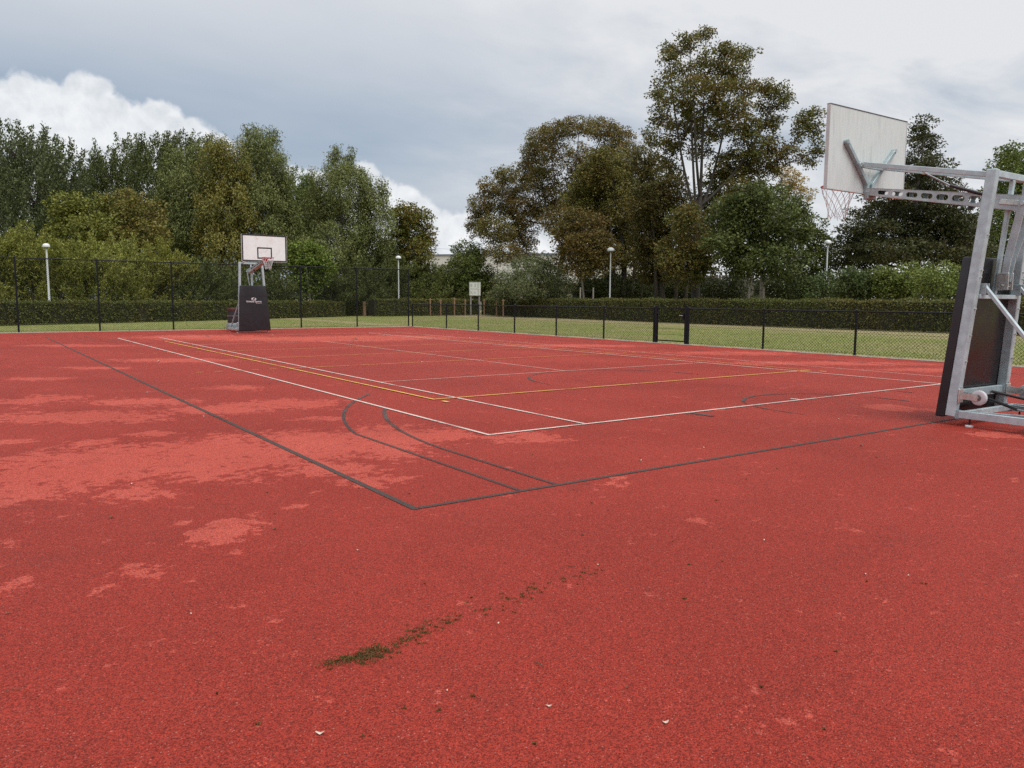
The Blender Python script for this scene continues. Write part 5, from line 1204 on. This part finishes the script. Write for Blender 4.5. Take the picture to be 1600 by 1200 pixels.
# ---------------------------------------------------------------- grass blades on the lawn
n = 80000
d_ = 15 + 42 * rg.random(n) ** 1.6
a_ = rg.uniform(R(0), R(74), n)
gx = CAM.x + d_ * np.sin(a_); gy = CAM.y + d_ * np.cos(a_)
ok = ((gx > 17.02) & (gx < 36.4)) | ((gy > 32.32) & (gx > -8) & (gy < 40 + .58 * gx) & (gx < 17.02))
ok &= ~((gx > 17.02) & (gy > 58))
ok &= ~((((gx > 29.5) & (gx < 37)) | (np.abs(gx - 17.4) < .8)) & (rg.random(n) < .75))
gx, gy = gx[ok], gy[ok]; n = len(gx)
P = np.stack([gx, gy, np.full(n, -.03)], 1)
dv = unit(rg.normal(size=(n, 3)) * .45 + np.array([0, 0, 1.0]))
S_ = unit(np.stack([rg.normal(size=n), rg.normal(size=n), np.zeros(n)], 1))
hh_ = rg.uniform(.035, .085, n)[:, None]; ww = rg.uniform(.006, .014, n)[:, None]
V = np.stack([P - S_ * ww, P + S_ * ww, P + dv * hh_], 1).reshape(-1, 3)
g_ = link('grass', np_mesh('grass', V, np.arange(3 * n).reshape(n, 3), 'grass_blade'))
tag(g_, 'short tufty grass blades on the lawn beyond the fences', 'grass', kind='stuff')
# straggling grass along the court edging
n = 9000
side = rg.random(n) < .62
t = rg.random(n)
gx = np.where(side, 17.0 + np.abs(rg.normal(size=n)) * .06, -8 + 25 * t); gy = np.where(side, -4 + 36 * t, 32.30 + np.abs(rg.normal(size=n)) * .06)
cl = (np.sin(gx * 2.1 + 1.3 * np.sin(gy * 1.7)) + np.sin(gy * 3.3)) > -.4
gx, gy = gx[cl], gy[cl]; n = len(gx)
P = np.stack([gx, gy, np.full(n, -.03)], 1)
dv = unit(rg.normal(size=(n, 3)) * .5 + np.array([0, 0, 1.0])); S_ = unit(np.stack([rg.normal(size=n), rg.normal(size=n), np.zeros(n)], 1))
hh_ = rg.uniform(.06, .15, n)[:, None]; ww = rg.uniform(.005, .010, n)[:, None]
V = np.stack([P - S_ * ww, P + S_ * ww, P + dv * hh_], 1).reshape(-1, 3)
tag(link('edge_grass', np_mesh('edge_grass', V, np.arange(3 * n).reshape(n, 3), 'grass_blade')), 'straggling grass along the court edging under the fence', 'grass', kind='stuff')

STREAK = [[-1.3, -1.86], [-1.22, -1.9], [-1.12, -1.89], [-0.93, -1.8], [-0.77, -1.78], [-0.52, -1.72], [-0.29, -1.71], [-0.01, -1.66], [0.39, -1.61]]

# ---------------------------------------------------------------- moss growing in the rubber
ST = np.array(STREAK); SN = len(ST) - 1
P = []
def tuft(x, y, s, k):
    """irregular cushion: a few overlapping soft spots, longer in one direction"""
    a = rg.uniform(-.5, .5)
    for _ in range(rg.integers(2, 6)):
        ox, oy = rg.normal() * s * .8, rg.normal() * s * .35; ss = s * rg.uniform(.2, .6); kk = max(4, int(k * rg.uniform(.2, .6)))
        e = rg.normal(size=(kk, 2)) * ss + np.array([ox, oy])
        P.append(np.stack([x + e[:, 0] * math.cos(a) * .8173 + e[:, 1] * .5761, y - e[:, 0] * .5761 + e[:, 1] * .8173, np.zeros(kk)], 1))
for _ in range(150):
    t = rg.random() ** 1.5 * SN; i = min(int(t), SN - 1); c_ = ST[i] + (ST[i + 1] - ST[i]) * (t - i)
    w_ = .035 + .02 * t / SN
    big = rg.random() ** 3 * (1.25 - t / SN)
    tuft(c_[0] + rg.normal() * w_, c_[1] + rg.normal() * w_, .006 + .024 * big, 9 + 50 * big)
for (i, s_) in ((0, .040), (.35, .034), (.7, .030), (1.2, .020), (1.9, .022), (3.0, .024), (5.9, .026)):
    j = int(i); c_ = ST[j] + (ST[j + 1] - ST[j]) * (i - j); tuft(c_[0], c_[1], s_ * .85, 130)
for _ in range(35):
    d0 = 2.3 + 5 * rg.random(); a0_ = rg.uniform(R(8), R(64)); tuft(CAM.x + d0 * math.sin(a0_), CAM.y + d0 * math.cos(a0_), .003 + .012 * rg.random() ** 3, 30)
P = np.concatenate(P); n = len(P)
dv = unit(rg.normal(size=(n, 3)) * .7 + np.array([0, 0, .8])); nv = unit(rg.normal(size=(n, 3)))
z = rg.uniform(.5, 1.5, n)
V, F = leaf_quads(P, dv, nv, .0065 * z, .0035 * z)
tag(link('moss', np_mesh('moss', V, F, 'moss')), 'dark green moss growing in patches on the red court', 'moss', kind='stuff')

# ---------------------------------------------------------------- small litter on the court
def litter_mesh(kind, sd_):
    r_ = random.Random(sd_); mb = MB()
    if kind == 'leaf':
        n_ = 9; pts = []
        for i in range(n_):
            t_ = 2 * math.pi * i / n_; q = 1 - .35 * abs(math.sin(t_)) + r_.uniform(-.1, .1)
            pts.append((.016 * q * math.cos(t_), .010 * q * math.sin(t_), .004 + .004 * math.cos(2 * t_) + r_.uniform(0, .002)))
        mb.add(pts + [(0, 0, .002)] , [(i, (i + 1) % n_, n_) for i in range(n_)])
        mb.add([(x, y, z - .001) for x, y, z in pts] + [(0, 0, .001)], [((i + 1) % n_, i, n_) for i in range(n_)])
    else:
        mb.path([(-.03, 0, .004), (-.01, .004, .007), (.012, -.002, .006), (.032, .004, .004)], [.0018, .0022, .0018, .0010], 5)
    return mb
LM = [litter_mesh('leaf', k).build('fallen_leaf', 'litter_pale', mesh_only=True) for k in range(3)] 
LB_ = [litter_mesh('leaf', k + 5).build('fallen_leaf', 'litter_brown', mesh_only=True) for k in range(3)]
TW = litter_mesh('twig', 2).build('fallen_twig', 'twig', mesh_only=True)
LITTER = [(-1.58, -2.33, 'w', 1), (-0.59, -2.93, 'w', 0.9), (-0.85, -2.62, 'w', 0.7), (-0.69, -2.35, 't', 1), (-0.6, -1.93, 'w', 0.6), (-0.34, -1.21, 't', 0.7), (0.28, -1.6, 'w', 0.5), (1.35, -2.5, 'w', 0.6), (0.57, -1.13, 'b', 1.0), (-1.47, 1.81, 'w', 1.0), (1.09, 14.05, 'w', 3.5), (-0.23, 8.05, 'w', 1.5), (-0.12, 5.12, 'w', 1.2), (6.1, 11.09, 'w', 2.5), (13.16, 20.31, 'w', 3), (15.05, 21.09, 'w', 2.5), (15.47, 25.02, 'w', 3), (-1.74, 0.87, 'b', 1.2), (-0.95, 0.03, 'b', 1.0), (-2.37, -0.59, 'b', 0.8), (2.45, 0.29, 'w', 1), (3.41, 0.39, 'w', 1), (1.4, -1.83, 'w', 0.7), (1.52, -2.64, 'w', 0.5), (-1.69, -1.06, 'w', 0.5), (-1.09, -2.32, 'w', 0.4), (0.8, -2.57, 'b', 0.6), (-0.69, -0.64, 'w', 0.6), (0.36, 0.52, 'b', 0.8), (4.04, -0.03, 'b', 1.2), (4.81, -0.41, 'b', 1.6), (4.38, -0.82, 'b', 1.2), (0.8, 2.1, 'b', 1), (1.71, 8.33, 'b', 1.5), (7.06, 5.01, 'b', 1.6), (9.29, 5.69, 'b', 1.8), (6.26, 0.76, 'w', 1), (-2.39, -1.43, 't', 0.8), (-0.53, -2.68, 'b', 0.5)]

for k, (x, y, kind, sc) in enumerate(LITTER):
    o = link('fallen_leaf' if kind != 't' else 'fallen_twig', {'w': LM, 'b': LB_, 't': [TW]}[kind][k % (1 if kind == 't' else 3)])
    o.location = (x, y, .003); o.rotation_euler = (0, 0, rg.uniform(0, 6.28)); o.scale = (sc, sc, sc)
    lab = {'w': 'tiny pale dry leaf lying on the red court', 'b': 'tiny dark brown leaf lying on the red court', 't': 'thin dark twig lying on the red court'}[kind]
    tag(o, lab, 'twig' if kind == 't' else 'leaf', {'w': 'pale leaves scattered on the court', 'b': 'brown leaves scattered on the court', 't': 'twigs scattered on the court'}[kind])
print('leaves', n_leaf, 'objects', len(bpy.data.objects))
